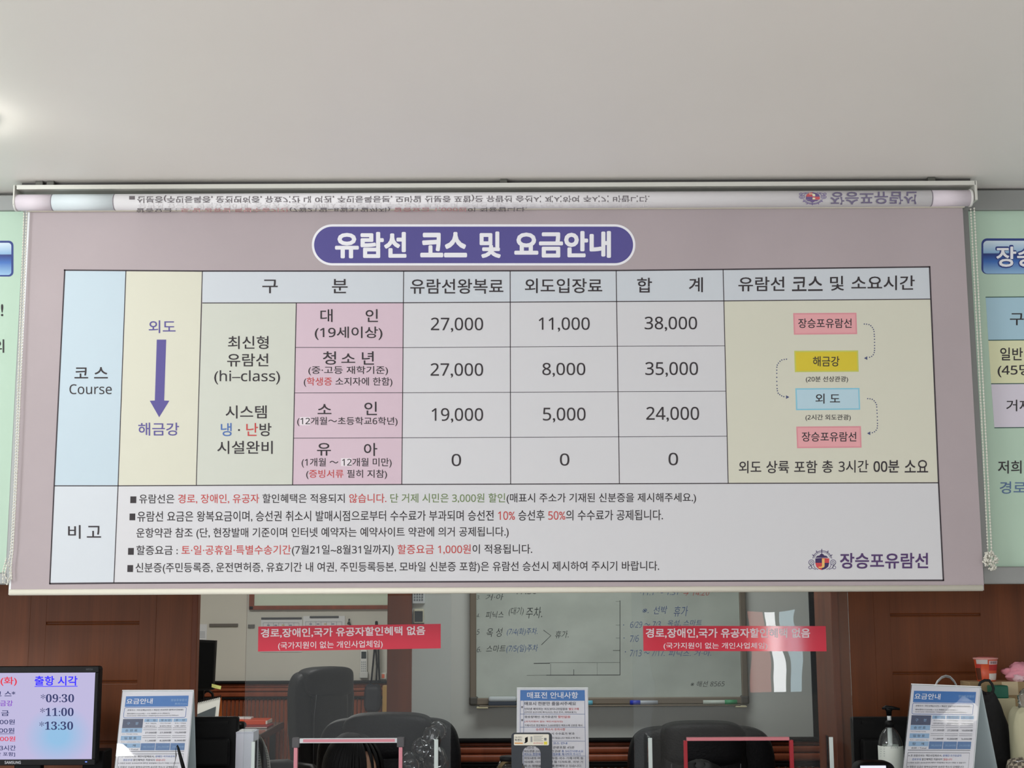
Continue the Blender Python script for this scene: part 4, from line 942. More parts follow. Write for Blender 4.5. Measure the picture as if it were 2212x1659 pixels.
# ---- right end: cardboard box, noodle cup, bags, tin
YX = 4.40
bx0, bx1 = bx_(2095, 1500, YX), bx_(2330, 1500, YX); bzt = bz(2140, 1473, YX)
CARD = mat((178, 152, 112), 0.8, key='cardboard', noise_=0.03, scale=(20, 20, 20))
cb = thing('cardboard_box', 'tan cardboard box under the noodle cup at right edge', 'box', ((bx0 + bx1) / 2, YX + .045, ZL))
box('box_body', (bx0, YX, ZL), (bx1, YX + .09, bzt), CARD, cb, .002)
box('flap', (bx0 + .002, YX - .0012, bzt - .05), (bx1 - .002, YX, bzt - .001), mat((166, 140, 102), .8, key='cardboard_flap'), cb)
box('packing_tape', (bx0 + .1, YX - .002, bzt - .04), (bx0 + .15, YX + .092, bzt + .0004), mat((200, 180, 140), .3, key='tape'), cb)
cxn, cyn = bx_(2130, 1450, YX + .045), YX + .045
ch = bz(2130, 1419, cyn) - bzt
cup = thing('noodle_cup', 'orange instant noodle cup standing on the cardboard box', 'cup', (cxn, cyn, bzt))
r0, r1 = .027, .0365
lathe('cup_body', [(r0, 0), (r0 + .001, .003), (r1 - .001, ch - .006)], (cxn, cyn, bzt), mat((216, 84, 44), .45, key='cup_orange'), cup, 32)
lathe('rim', [(r1 - .001, ch - .008), (r1 + .0015, ch - .006), (r1 + .0015, ch - .003), (r1 - .001, ch - .002)], (cxn, cyn, bzt), mat((228, 160, 150), .4, key='cup_rim'), cup, 32)
lathe('lid', [(r1, ch - .003), (r1 * .6, ch), (.001, ch)], (cxn, cyn, bzt), mat((214, 120, 116), .4, key='cup_lid'), cup, 32)
def cupband(a0, a1, h0, h1, c, nm='cup_print'):
    V = []; Fc = []
    for k in range(9):
        a = math.radians(a0 + (a1 - a0) * k / 8)
        for h_ in (h0, h1):
            r_ = (r0 + (r1 - r0) * h_) + .0006; V.append((cxn + r_ * math.cos(a), cyn + r_ * math.sin(a), bzt + h_ * ch))
    for k in range(8): Fc.append([2 * k, 2 * k + 2, 2 * k + 3, 2 * k + 1])
    mesh_obj(nm, V, Fc, mat(c, .45, key='cup_print'), cup)
cupband(268, 340, .05, .33, (222, 216, 208)); cupband(268, 345, .70, .86, (214, 176, 176)); cupband(200, 262, .72, .9, (206, 196, 190)); cupband(180, 222, .05, .55, (96, 52, 34)); cupband(268, 340, .45, .68, (184, 40, 36)); cupband(190, 225, .55, .72, (190, 60, 50))
for k in range(7): cupband(276 + 6 * k, 279 + 6 * k, .73, .83, (60, 50, 52), 'barcode_line')
# pink cloth on the box
def rumple(amp, fr, seed):
    def fn(p):
        v = noise.noise(Vector((p[0] * fr + seed, p[1] * fr, p[2] * fr))); w_ = noise.noise(Vector((p[0] * fr * 2.3, p[1] * fr * 2.3 + seed, p[2] * fr * 2.3)))
        return [c * (1 + amp * v + amp * .5 * w_) for c in p]
    return fn
pcx = bx_(2212, 1460, YX + .05)
cloth = thing('pink_cloth', 'crumpled pink cloth lying on the cardboard box at right edge', 'cloth', (pcx, YX + .05, bzt))
def clothfn(p):
    q = rumple(.35, 1.9, 4.0)(p); return [q[0], q[1], max(q[2], -.92)]
cushion('cloth_heap', (pcx + .012, YX + .05, bzt + .026), (.068, .05, .029), mat((236, 158, 172), .8, key='pink_cloth_fabric', noise_=.05, scale=(30, 30, 30)), cloth, (.9, .9), (48, 30), fn=clothfn)
cushion('cloth_fold', (bx_(2203, 1473, YX + .01), YX + .015, bzt + .011), (.017, .02, .0125), mat((244, 206, 212), .8, key='pale_pink_fold'), cloth, (.8, .9), (24, 14), fn=rumple(.3, 2.2, 9.))
# jar with green lid
YE = 4.33
gx0, gx1 = bx_(2144, 1495, YE), bx_(2179, 1495, YE)
gj = thing('storage_tin', 'square cream tin with dark green lid behind the black bag', 'tin', ((gx0 + gx1) / 2, YE + .02, ZL))
box('tin_body', (gx0 + .001, YE, ZL), (gx1 + .02, YE + .05, bz(2160, 1508, YE)), mat((206, 198, 160), .5, key='tin_cream'), gj, .004)
box('lid', (gx0, YE - .001, bz(2160, 1509, YE)), (gx1, YE + .051, bz(2160, 1481, YE)), mat((20, 104, 80), .4, key='tin_green'), gj, .004)
# black bag with a strap loop
YZ = 4.28
bagx = bx_(2140, 1580, YZ)
bag = thing('black_bag', 'slouching black fabric bag with loop handle behind right fare sheet', 'bag', (bagx, YZ, ZL))
BAGM = mat((16, 16, 19), .7, key='bag_black', bump=.3, scale=(60, 60, 60))
bt = bz(2140, 1497, YZ) - ZL
def bagfn(p):
    q = rumple(.12, 1.6, 2.)(p); k = 1 - .42 * max(0, q[2]) ** 1.6
    return [q[0] * k - .12 * max(0, q[2]), q[1] * k, q[2]]
cushion('bag_body', (bagx, YZ, ZL + bt / 2 + .006), (.058, .034, bt / 2), BAGM, bag, (.6, .6), (44, 30), fn=bagfn)
sweep('handle', [at(x_, y_, YZ + .0) for x_, y_ in ((2112, 1512), (2113, 1487), (2118, 1474), (2127, 1469.5), (2137, 1470), (2143, 1478), (2146, 1487), (2145, 1494), (2140, 1503))], .0042, BAGM, bag, 8)
# cream tote and checked pouch at the edge
ctx = bx_(2214, 1600, 4.19)
tote = thing('cream_tote', 'cream cloth tote standing at the right edge beside the black bag', 'bag', (ctx, 4.19, ZL))
th = bz(2200, 1527, 4.19) - ZL
cushion('tote_body', (ctx + .02, 4.19, ZL + th / 2), (.06, .04, th / 2), mat((196, 192, 160), .8, key='tote_cream'), tote, (.4, .5), (40, 26), fn=rumple(.08, 1.7, 6.))
cushion('clear_wrap', (ctx + .022, 4.19, ZL + th + .012), (.035, .03, .04), glassmat(key='wrap_film', haze=.12), tote, (.8, .9), (24, 18), fn=rumple(.25, 2., 3.))
PL = bpy.data.materials.new('plaid_cloth'); PL.use_nodes = True; nt = PL.node_tree; b_ = nt.nodes['Principled BSDF']; b_.inputs['Roughness'].default_value = .85
tc = nt.nodes.new('ShaderNodeTexCoord'); ck = nt.nodes.new('ShaderNodeTexChecker'); ck.inputs['Scale'].default_value = 90; ck.inputs['Color1'].default_value = rgb((170, 160, 140)); ck.inputs['Color2'].default_value = rgb((96, 88, 78))
nt.links.new(tc.outputs['Object'], ck.inputs[0]); nt.links.new(ck.outputs[0], b_.inputs['Base Color'])
plx = bx_(2200, 1650, 4.09)
pou = thing('plaid_pouch', 'small brown plaid pouch at the bottom right corner', 'pouch', (plx, 4.09, ZL))
ph_ = bz(2200, 1638, 4.09) - ZL
cushion('pouch_body', (plx, 4.09, ZL + ph_ / 2), (.034, .03, ph_ / 2), PL, pou, (.6, .7), (32, 20), fn=rumple(.1, 2., 8.))
sweep('zipper', [(plx - .02, 4.07, ZL + ph_ * .93), (plx, 4.062, ZL + ph_ * .97), (plx + .02, 4.07, ZL + ph_ * .93)], .0016, CHROME, pou, 6)
# wire hoop behind the right stand
hoop = thing('wire_stand', 'curved grey wire loop rising behind the right fare sheet', 'wire stand', (bx_(2043, 1480, 4.44), 4.44, ZL))
for k in (0, 1):
    sweep('wire', [at(x_, y_ + 3 * k, 4.44 + .01 * k) for x_, y_ in ((2010, 1560), (2018, 1485), (2025, 1471), (2034, 1462), (2043, 1459), (2052, 1461), (2061, 1470), (2067, 1481), (2076, 1560))], .0022, mat((196, 198, 198), .3, .6, key='wire_grey'), hoop, 8)
hz = bz(2043, 1561, 4.44)
box('wire_base', (bx_(2004, 1560, 4.44), 4.425, ZL), (bx_(2082, 1560, 4.44), 4.47, hz + .004), mat((196, 198, 198), .3, .6, key='wire_grey'), hoop, .003)

# ================================================================== office: whiteboard
YV = YB - 0.02
VS = wallplane(YV)
wx0, wx1 = bx_(1015, 1400, YV), bx_(1613, 1400, YV); wz0 = bz(1300, 1521, YV); wz1 = wz0 + 0.84
wb = thing('whiteboard', 'large grey framed whiteboard with handwritten notes on the office wall', 'whiteboard', ((wx0 + wx1) / 2, YB, wz0))
WBF = mat((128, 118, 104), .45, .3, key='board_frame_taupe')
wbs = box('writing_surface', (wx0 + .02, YV, wz0 + .02), (wx1 - .02, YB - .002, wz1 - .02), mat((184, 192, 183), .3, key='whiteboard_enamel', noise_=.05, scale=(5, 5, 7)), wb)
for lo, hi in (((wx0, wz0), (wx0 + .027, wz1)), ((wx1 - .027, wz0), (wx1, wz1)), ((wx0, wz0), (wx1, wz0 + .028)), ((wx0, wz1 - .027), (wx1, wz1))):
    box('frame_bar', (lo[0], YV - .012, lo[1]), (hi[0], YB - .001, hi[1]), WBF, wb, .004)
for xx in (wx0, wx1):
    for zz in (wz0, wz1): box('corner_cap', (xx - .003 if xx == wx0 else xx - .035, YV - .014, zz - .003 if zz == wz0 else zz - .035), (xx + .035 if xx == wx0 else xx + .003, YB, zz + .035 if zz == wz0 else zz + .003), mat((84, 82, 76), .5, key='corner_cap'), wb, .008)
box('pen_tray', (wx0 + .04, YV - .05, wz0 - .006), (wx1 - .04, YV - .008, wz0 - .001), WBF, wb, .002)
for a_, b_2 in ((1030, 1055), (1585, 1609)):
    box('tray_bracket', (bx_(a_, 1522, YV), YV - .052, wz0 - .0125), (bx_(b_2, 1522, YV), YV - .006, wz0 - .0065), mat((214, 206, 172), .5, key='bracket_cream'), wb, .002)
INK = mat((52, 56, 58), .6, key='marker_black'); INB = mat((58, 88, 146), .6, key='marker_blue'); INR = mat((190, 76, 66), .6, key='marker_red'); INF = mat((120, 126, 122), .6, key='marker_faded')
def HW(s, a, b, c, d, m_=INK, dy=-1.0): letter([(s, m_)], a, b, c, d, VS, wbs, dy, 0, off=.0006, shear=.22, name='handwriting')
HW('3.', 1029.5, 1036.5, 1287, 1295); HW('거·아', 1049, 1087.5, 1283.6, 1297); HW('17:30', 1115, 1161, 1270, 1283.6)
HW('4.', 1029.5, 1036, 1326, 1334); HW('피닉스', 1049, 1087.5, 1321, 1336); HW('(대기)', 1099, 1131, 1312, 1331); HW('주차.', 1136, 1171, 1312, 1336)
HW('5', 1029.5, 1036, 1360, 1371); HW('옥 성', 1051, 1086, 1357, 1376); HW('(7/4(화)주차.', 1095, 1161, 1357, 1374, INB); HW('휴가.', 1199, 1228, 1363, 1379)
HW('6.', 1030, 1039, 1398, 1409); HW('스마트', 1050, 1092, 1394, 1409); HW('(7/5(일)주차', 1094, 1162, 1393, 1411, INB)
def STK_(pts, w_=1.1, m_=INK): prule('pen_line', pts, w_, VS, .0006, m_, wbs)
STK_([(1174, 1361), (1190, 1373), (1169.5, 1393)])
STK_([(1339.3, 1297), (1339.3, 1458.5)], 1.2); STK_([(1180, 1458.5), (1339.5, 1458)], 1.2); STK_([(1138, 1459), (1180, 1458.5)], .7, INF); STK_([(1153, 1433), (1188, 1432.5)], 1.4); STK_([(1188, 1431.5), (1339, 1431)], .7, INF)
STK_([(1189.4, 1434), (1189.4, 1458)], .8, INF); STK_([(1239.6, 1446), (1239.6, 1458)], 1.0); STK_([(1290, 1432), (1290, 1458)], .6, INF); STK_([(1324, 1405), (1339, 1405)], .8); STK_([(1330, 1378), (1339, 1378)], .6, INF); STK_([(1330, 1350), (1339, 1350)], .6, INF); STK_([(1330, 1299), (1339, 1299)], .6, INF)
HW('·11.1 ～ 1.31', 1383, 1466, 1275, 1286, INB); HW('→ 14:20', 1476, 1532.5, 1275, 1287, INR); HW('※.', 1387.5, 1401, 1315, 1325, INB); HW('선박', 1412, 1441.7, 1309.7, 1327, INB); HW('휴가', 1455.4, 1486, 1309.7, 1332, INB)
HW('6/29 ～ 7/3', 1361.4, 1427.3, 1343, 1356, INB); HW('옥성, 스마트', 1442, 1516, 1339.5, 1353, INB); HW('7/6', 1361, 1380, 1373, 1387, INB); HW('7/13 ～ 7/17.', 1361, 1435.5, 1404, 1418, INB); HW('피닉스. 거·아.', 1444, 1536, 1405.6, 1418, INB); HW('※ 해선 8565', 1492, 1565.5, 1471.5, 1484, INK)
for q in ((1347, 1378), (1350, 1408), (1346, 1350)): STK_([(q[0], q[1]), (q[0] + 2, q[1])], 1.6, INB)
# eraser and pens on the tray
def bx2(px, y=1518): return bx_(px, y, YV - .03)
trz = wz0 - .0005
er = thing('board_eraser', 'grey and white whiteboard eraser on the tray left end', 'eraser', (bx2(1085), YV - .03, trz))
box('felt', (bx2(1055), YV - .046, trz), (bx2(1116), YV - .014, trz + .014), mat((70, 78, 90), .8, key='eraser_felt'), er, .002)
box('grip', (bx2(1055), YV - .046, trz + .0145), (bx2(1116), YV - .014, trz + .036), mat((196, 204, 206), .4, key='eraser_grip'), er, .008)
def marker(label, a, b_, body, capc, capside, cat='marker'):
    t = thing('board_marker', label, cat, (bx2((a + b_) / 2), YV - .03, trz), group=None)
    xa, xb2 = bx2(a), bx2(b_); L_ = xb2 - xa; r = .0085; c0 = (xa + L_ * .36) if capside < 0 else (xa + L_ * .64)
    sweep('barrel', [(xa + .002, YV - .03, trz + r), (xb2 - .002, YV - .03, trz + r)], r, body, t, 12)
    e0, e1 = (xa, c0) if capside < 0 else (c0, xb2)
    sweep('cap', [(e0, YV - .03, trz + r), (e1, YV - .03, trz + r)], r + .0012, capc, t, 12)
    return t
marker('white marker with blue cap on the tray beneath the red sticker', 1361, 1422, mat((186, 192, 200), .4, key='marker_white'), mat((40, 60, 190), .4, key='cap_blue'), -1)
marker('white marker with pale blue end peeking out beside the notice stand', 1236, 1280, mat((196, 200, 200), .4, key='marker_white'), mat((110, 190, 214), .4, key='cap_sky'), 1)
marker('white and green marker at the right end of the tray', 1518, 1592, mat((206, 216, 206), .4, key='marker_white'), mat((70, 160, 110), .4, key='cap_green'), 1)

# ================================================================== alcove wall things
YG2 = YA - 0.004
def XA(px, py=1400, Y=YG2): return bx_(px, py, Y)
def ZA(py, px=640, Y=YG2): return bz(px, py, Y)
pf = thing('picture_frame', 'wide brown wooden framed pale green panel high on the alcove wall', 'frame', (XA(690), YA - .02, ZA(1317)))
box('panel', (XA(546), YA - .02, ZA(1310)), (XA(838), YA - .006, ZA(1310) + .5), mat((214, 226, 206), .5, key='frame_panel_green'), pf)
box('frame_bar', (XA(537), YA - .035, ZA(1317)), (XA(850), YA - .002, ZA(1308)), WOODRED, pf, .006)
box('frame_bar', (XA(537), YA - .035, ZA(1317)), (XA(548), YA - .002, ZA(1308) + .53), WOODRED, pf, .006)
box('frame_bar', (XA(537), YA - .035, ZA(1308) + .5), (XA(850), YA - .002, ZA(1308) + .53), WOODRED, pf, .006)
def calendar(label, a, b_, y0, y1, s0, s1):
    t = thing('wall_calendar', label, 'calendar', (XA((a + b_) / 2), YA - .006, ZA(y1)))
    pg = box('page', (XA(a), YA - .006, ZA(y1)), (XA(b_), YA - .002, ZA(y0)), mat((224, 226, 228), .6, key='calendar_page'), t)
    box('binding', (XA(s0), YA - .012, ZA(y0 + 4.5)), (XA(s1), YA - .002, ZA(y0)), mat((70, 72, 76), .5, key='calendar_binding'), t, .002)
    CSF = wallplane(YA - .0062)
    for k in range(6): prule('date_rule', [(a + 6, y0 + 12 + k * 9), (b_ - 6, y0 + 12 + k * 9)], .8, CSF, .0008, mat((150, 156, 166), .6, key='date_ink'), pg)
    for k in range(8):
        xx = a + 6 + (b_ - a - 12) * k / 7; prule('date_rule', [(xx, y0 + 12), (xx, y0 + 57)], .8, CSF, .0008, mat((150, 156, 166), .6, key='date_ink'), pg)
    for k in range(4): prule('date_mark', [(a + 14 + k * 16, y0 + 17), (a + 20 + k * 16, y0 + 17)], 2, CSF, .001, mat((200, 170, 110) if k == 2 else (120, 124, 150), .6, key='date_ink'), pg)
calendar('white wall calendar with long binding above the red sticker left half', 562.7, 652, 1333.5, 1408, 563, 651)
calendar('white wall calendar with short binding above the red sticker middle', 654, 744.5, 1331, 1402, 668, 731)
o = tag(box('magnet_strip', (XA(451), YA - .014, ZA(1353)), (XA(513), YA - .001, ZA(1346.5)), mat((112, 108, 102), .5, .3, key='strip_grey'), None, .002), 'long grey magnet strip alone on the cream alcove wall', 'strip')
o = tag(box('magnet_strip', (XA(535), YA - .014, ZA(1356)), (XA(549), YA - .001, ZA(1348.5)), mat((104, 102, 98), .5, .3, key='strip_grey'), None, .002), 'short grey magnet strip left of the wall calendars', 'strip')
pn = thing('pinned_paper', 'white printed paper on the wall beside the left wooden jamb', 'paper', (XA(437), YA - .003, ZA(1384)))
pg = box('sheet', (XA(414), YA - .003, ZA(1384)), (XA(445.6), YA - .001, ZA(1347.5)), mat((220, 222, 224), .6, key='calendar_page'), pn)
for k in range(5): prule('print_line', [(428, 1365 + k * 3), (443, 1365 + k * 3)], 1, wallplane(YA - .0032), .0008, mat((150, 156, 166), .6, key='date_ink'), pg)
hk = thing('key_hook', 'small dark hook with keys right of the wall calendars', 'hook', (XA(754), YA - .02, ZA(1350)))
sweep('hook', [(XA(754), YA - .001, ZA(1338)), (XA(754), YA - .03, ZA(1338)), (XA(754), YA - .034, ZA(1341))], .004, BLACKM, hk, 8)
for k, dx in enumerate((-3, 0, 3)): sweep('key', [(XA(754), YA - .03, ZA(1339)), (XA(754 + dx), YA - .025, ZA(1349 + k))], [.003, .006], mat((90, 90, 88), .3, .8, key='key_metal'), hk, 6)
# air conditioner remote
rm = thing('remote_control', 'white remote control with dark screen on the alcove wall', 'remote', (XA(787), YA - .02, ZA(1463)))
rb = box('remote_body', (XA(779.5), YA - .026, ZA(1463)), (XA(794), YA - .001, ZA(1404.5)), mat((226, 228, 226), .4, key='remote_white'), rm, .008)
box('remote_screen', (XA(781.5), YA - .0275, ZA(1423)), (XA(792), YA - .026, ZA(1408)), mat((56, 66, 66), .2, key='remote_lcd'), rm)
for i in range(3):
    for j in range(6): box('button', (XA(781.3 + i * 3.8), YA - .0285, ZA(1432 + j * 4.8)), (XA(783.8 + i * 3.8), YA - .025, ZA(1429 + j * 4.8)), mat((170, 176, 178), .5, key='remote_button'), rm, .001)
box('wall_cradle', (XA(778), YA - .03, ZA(1465)), (XA(796), YA - .001, ZA(1452)), mat((206, 208, 206), .4, key='cradle'), rm, .004)
# hanging straps and dark pouch
strp = thing('hanging_pouch', 'black pouch hanging by long straps beside the brown post', 'pouch', (XA(812), YA - .05, ZA(1537)))
for pts in ([(813, 1343), (812, 1380), (808, 1430), (804, 1475)], [(815, 1343), (818, 1390), (820, 1440), (822, 1476)], [(814, 1342), (813, 1400), (816, 1440), (815, 1470)]):
    sweep('strap', [(XA(a_), YA - .05, ZA(b_2)) for a_, b_2 in pts], .0075, BLACKM, strp, 6)
cushion('pouch_body', (XA(808), YA - .07, ZA(1508)), (XA(826) - XA(808), .05, (ZA(1478) - ZA(1537)) / 2), mat((30, 32, 40), .6, key='pouch_dark'), strp, (.5, .5), fn=rumple(.1, 1.8, 5.))
sw = thing('wall_switch', 'white wall switch with small red light near brown post', 'switch', (XA(826), YA - .01, ZA(1468)))
box('switch_plate', (XA(817.5), YA - .014, ZA(1468)), (XA(835), YA - .001, ZA(1454)), mat((226, 224, 214), .4, key='switch_white'), sw, .004)
box('rocker', (XA(825.5), YA - .018, ZA(1465.5)), (XA(831.5), YA - .013, ZA(1457)), mat((196, 92, 58), .4, key='switch_red', emit=.2), sw, .002)
o = tag(box('wood_post', (XA(826, 1500, 9.9), 9.9, 0), (XA(837, 1500, 9.9), 9.98, bz(830, 1481, 9.9)), woodmat((176, 140, 82), 'yellow_wood'), None, .004), 'yellowish wooden board end standing beside the brown post', 'board')
# things by the near back wall
rc = thing('wall_phone', 'white keypad unit mounted on the wall right of brown post', 'keypad', (bx_(905, 1290, YB), YB - .02, bz(905, 1304, YB)))
box('keypad_body', (bx_(891.7, 1290, YB), YB - .022, bz(905, 1304, YB)), (bx_(918.5, 1290, YB), YB - .001, bz(905, 1304, YB) + .12), mat((222, 226, 226), .4, key='keypad_white'), rc, .003)
for i in range(4):
    for j in range(4): box('button', (bx_(895 + i * 5.4, 1290, YB), YB - .024, bz(905, 1300 - j * 6, YB) + .004), (bx_(898.5 + i * 5.4, 1290, YB), YB - .021, bz(905, 1297 - j * 6, YB) + .006), mat((130, 134, 138), .5, key='keypad_button'), rc, .0006)
rc = thing('remote_control', 'cream remote with dark face in a holder right of brown post', 'remote', (bx_(905, 1330, YB), YB - .02, bz(905, 1352, YB)))
box('remote_body', (bx_(894, 1330, YB), YB - .024, bz(905, 1352, YB)), (bx_(916, 1330, YB), YB - .001, bz(905, 1315, YB)), mat((216, 210, 184), .4, key='remote_cream'), rc, .006)
box('remote_screen', (bx_(896.5, 1330, YB), YB - .0258, bz(905, 1343, YB)), (bx_(914, 1330, YB), YB - .024, bz(905, 1320, YB)), mat((48, 54, 54), .2, key='remote_face'), rc, .001)
box('holder', (bx_(893, 1330, YB), YB - .028, bz(905, 1358, YB)), (bx_(917, 1330, YB), YB - .001, bz(905, 1345, YB)), mat((60, 58, 54), .5, key='holder_dark'), rc, .004)

# ================================================================== alcove desk and what lies on it
ZD = 0.75
dc = at(602, 1563, 9.5); 
def on(px, py, z):                                        # point of the ray at height z
    d = ray(px, py); return CAM + d * ((z - CAM[2]) / d[2])
p0 = on(603, 1564, ZD); p1 = on(551, 1592, ZD)
dk = thing('office_desk', 'dark edged desk in the alcove corner below the dark monitor', 'desk', ((p0[0] + p1[0]) / 2 - .5, (p0[1] + p1[1]) / 2, 0))
n2 = np.array([p0[0] - p1[0], p0[1] - p1[1], 0]); 
DT = mat((112, 116, 112), .15, key='glass_desk_top'); DE = mat((34, 34, 34), .4, key='desk_edge')
def slabz(nm, pts, z0, z1, m_, par):
    V = [(p[0], p[1], z0) for p in pts] + [(p[0], p[1], z1) for p in pts]; k = len(pts)
    return mesh_obj(nm, V, [list(range(k))[::-1], [k + i for i in range(k)]] + [[i, (i + 1) % k, k + (i + 1) % k, k + i] for i in range(k)], m_, par)
ly_ = -2.9
slabz('desk_top', [(ly_, p1[1]), (p1[0], p1[1]), (p0[0], p0[1]), (p0[0], YA - .08), (ly_, YA - .08)], ZD - .004, ZD, DT, dk)
slabz('desk_edge', [(ly_, p1[1] - .006), (p1[0] + .004, p1[1] - .006), (p0[0] + .008, p0[1]), (p0[0] + .008, YA - .08), (ly_, YA - .08)], ZD - .045, ZD - .004, DE, dk)
for lx_, ly2 in ((ly_ + .05, p1[1] + .1), (p1[0] - .08, p1[1] + .1), (ly_ + .05, YA - .15), (p0[0] - .06, YA - .15)): box('leg', (lx_ - .02, ly2 - .02, 0), (lx_ + .02, ly2 + .02, ZD - .045), DE, dk)
def desk_item(px, py): return on(px, py, ZD)
def boxat(nm, label, cat, pa, pb_, ybot, depth, z0, z1px, m_, bevel=.003, parts=None):
    q = on((pa + pb_) / 2, ybot, z0); xa, xb2 = bx_(pa, ybot, q[1]), bx_(pb_, ybot, q[1]); zt_ = bz((pa + pb_) / 2, z1px, q[1])
    t = thing(nm, label, cat, ((xa + xb2) / 2, q[1] + depth / 2, z0)); return t, xa, xb2, q[1], zt_
t, xa, xb2, yy, zt_ = boxat('document_folder', 'red document folder lying flat on the desk under the orange book', 'folder', 500, 577, 1574, .2, ZD, 1568, RED)
box('cover', (xa, yy, ZD), (xb2, yy + .26, ZD + .012), mat((140, 36, 44), .5, key='folder_red'), t, .003); box('pages', (xa + .004, yy - .001, ZD + .003), (xb2 - .002, yy + .255, ZD + .009), mat((206, 200, 196), .7, key='pages'), t)
FZ = ZD + .012
t, xa, xb2, yy, zt_ = boxat('orange_book', 'bright orange paperback lying on the red folder in the alcove', 'book', 500, 578, 1565.5, .2, FZ, 1555, RED)
box('cover', (xa, yy, FZ), (xb2 - .006, yy + .2, FZ + .03), mat((226, 84, 40), .5, key='book_orange'), t, .003); box('pages', (xb2 - .014, yy - .0008, FZ + .004), (xb2 - .002, yy + .196, FZ + .026), mat((226, 222, 214), .7, key='pages'), t)
t2, xa2, xb3, yy2, _ = boxat('paper_slip', 'folded white paper slip lying on top of the orange book', 'paper', 505, 542, 1554, .1, FZ + .0305, 1550, RED)
box('sheet', (xa2, max(yy + .02, yy2), FZ + .0305), (xb3, max(yy + .02, yy2) + .1, FZ + .042), WHITE, t2, .002); box('fold', (xa2 + .004, max(yy + .02, yy2) + .004, FZ + .0422), (xb3 - .02, max(yy + .02, yy2) + .09, FZ + .0436), WHITE, t2)
q = on(526, 1571, ZD)
ms = thing('computer_mouse', 'black computer mouse on the desk in front of orange book', 'mouse', (q[0], q[1], ZD))
def msf(p): return [p[0], p[1], max(p[2], -.7) * (1.0 - .25 * p[1])]
cushion('mouse_body', (q[0], q[1] - .09, ZD + .02), (.035, .058, .028), BLACK, ms, (.8, .8), (28, 16), fn=msf); sweep('cable', [(q[0], q[1] - .035, ZD + .012), (q[0] - .03, q[1] - .03, ZD + .004), (q[0] - .1, q[1] - .03, ZD + .004)], .0025, BLACK, ms, 6)
# desk calendar
YC = 8.9
zc0 = ZD; cx0, cx1 = bx_(418, 1530, YC), bx_(472, 1530, YC); zc1 = bz(450, 1513, YC)
cal = thing('desk_calendar', 'white spiral desk calendar beside the left wooden jamb', 'calendar', ((cx0 + cx1) / 2, YC, ZD))
V = [(cx0, YC - .02, zc0), (cx1, YC - .05, zc0), (cx1 + .01, YC, zc1 + .02), (cx0, YC + .03, zc1 - .02)]
V += [(v[0], v[1] + .004, v[2]) for v in V]
cp = mesh_obj('page_block', V, [[0, 1, 2, 3], [7, 6, 5, 4], [0, 4, 5, 1], [1, 5, 6, 2], [2, 6, 7, 3], [3, 7, 4, 0]], mat((228, 230, 224), .6, key='calendar_cream'), cal)
V = [(cx0, YC + .12, zc0), (cx1 + .012, YC + .09, zc0), (cx1 + .014, YC + .008, zc1 + .02), (cx0, YC + .038, zc1 - .02)]; V += [(v[0], v[1] + .003, v[2]) for v in V]
mesh_obj('back_board', V, [[0, 1, 2, 3], [7, 6, 5, 4], [0, 4, 5, 1], [1, 5, 6, 2], [2, 6, 7, 3], [3, 7, 4, 0]], mat((222, 120, 50), .6, key='calendar_orange'), cal)
V = [np.array([cx0 + .003, YC - .019, 0]), np.array([cx1 - .02, YC - .045, 0])]
A_, B_ = np.array([cx0 + .004, YC - .022, zc0 + .004]), np.array([cx1 - .022, YC - .049, zc0 + .008])
hh_ = zc1 - zc0; C_, D_ = np.array([cx1 - .014, YC - .052 + .05 * .82, zc0 + hh_ * .85]), np.array([cx0 + .004, YC - .022 + .05 * .62, zc0 + hh_ * .62])
ph2 = mesh_obj('picture', [A_, B_, C_, D_], [[0, 1, 2, 3]], mat((84, 92, 96), .5, key='calendar_picture'), cp)
for k in range(16):
    u_ = k / 15; c = np.array([cx0, YC + .03, zc1 - .02]) * (1 - u_) + np.array([cx1 + .01, YC, zc1 + .02]) * u_
    sweep('spiral_ring', [c + np.array([0, .009 * math.cos(a), .009 * math.sin(a) + .003]) for a in np.linspace(0, 2 * math.pi, 9)[:-1]], .0016, BLACKM, cal, 4, closed=True)
# black headset band and stapler by the calendar
q = np.array([bx_(449, 1510, 9.25), 9.25, ZD])
hs = thing('headset', 'black shiny headset loop rising behind the desk calendar', 'headset', tuple(q))
sweep('head_band', [at(x_, y_, 9.25) for x_, y_ in ((436, 1545), (436, 1515), (438, 1500), (445, 1493.5), (452, 1493), (459, 1499), (461, 1515), (461, 1545))], .0085, BLACK, hs, 10)
for x_ in (436, 461):
    cushion('ear_cup', (bx_(x_, 1550, 9.25), 9.25, ZD + .032), (.02, .03, .032), BLACK, hs, (.8, .8), (20, 14))
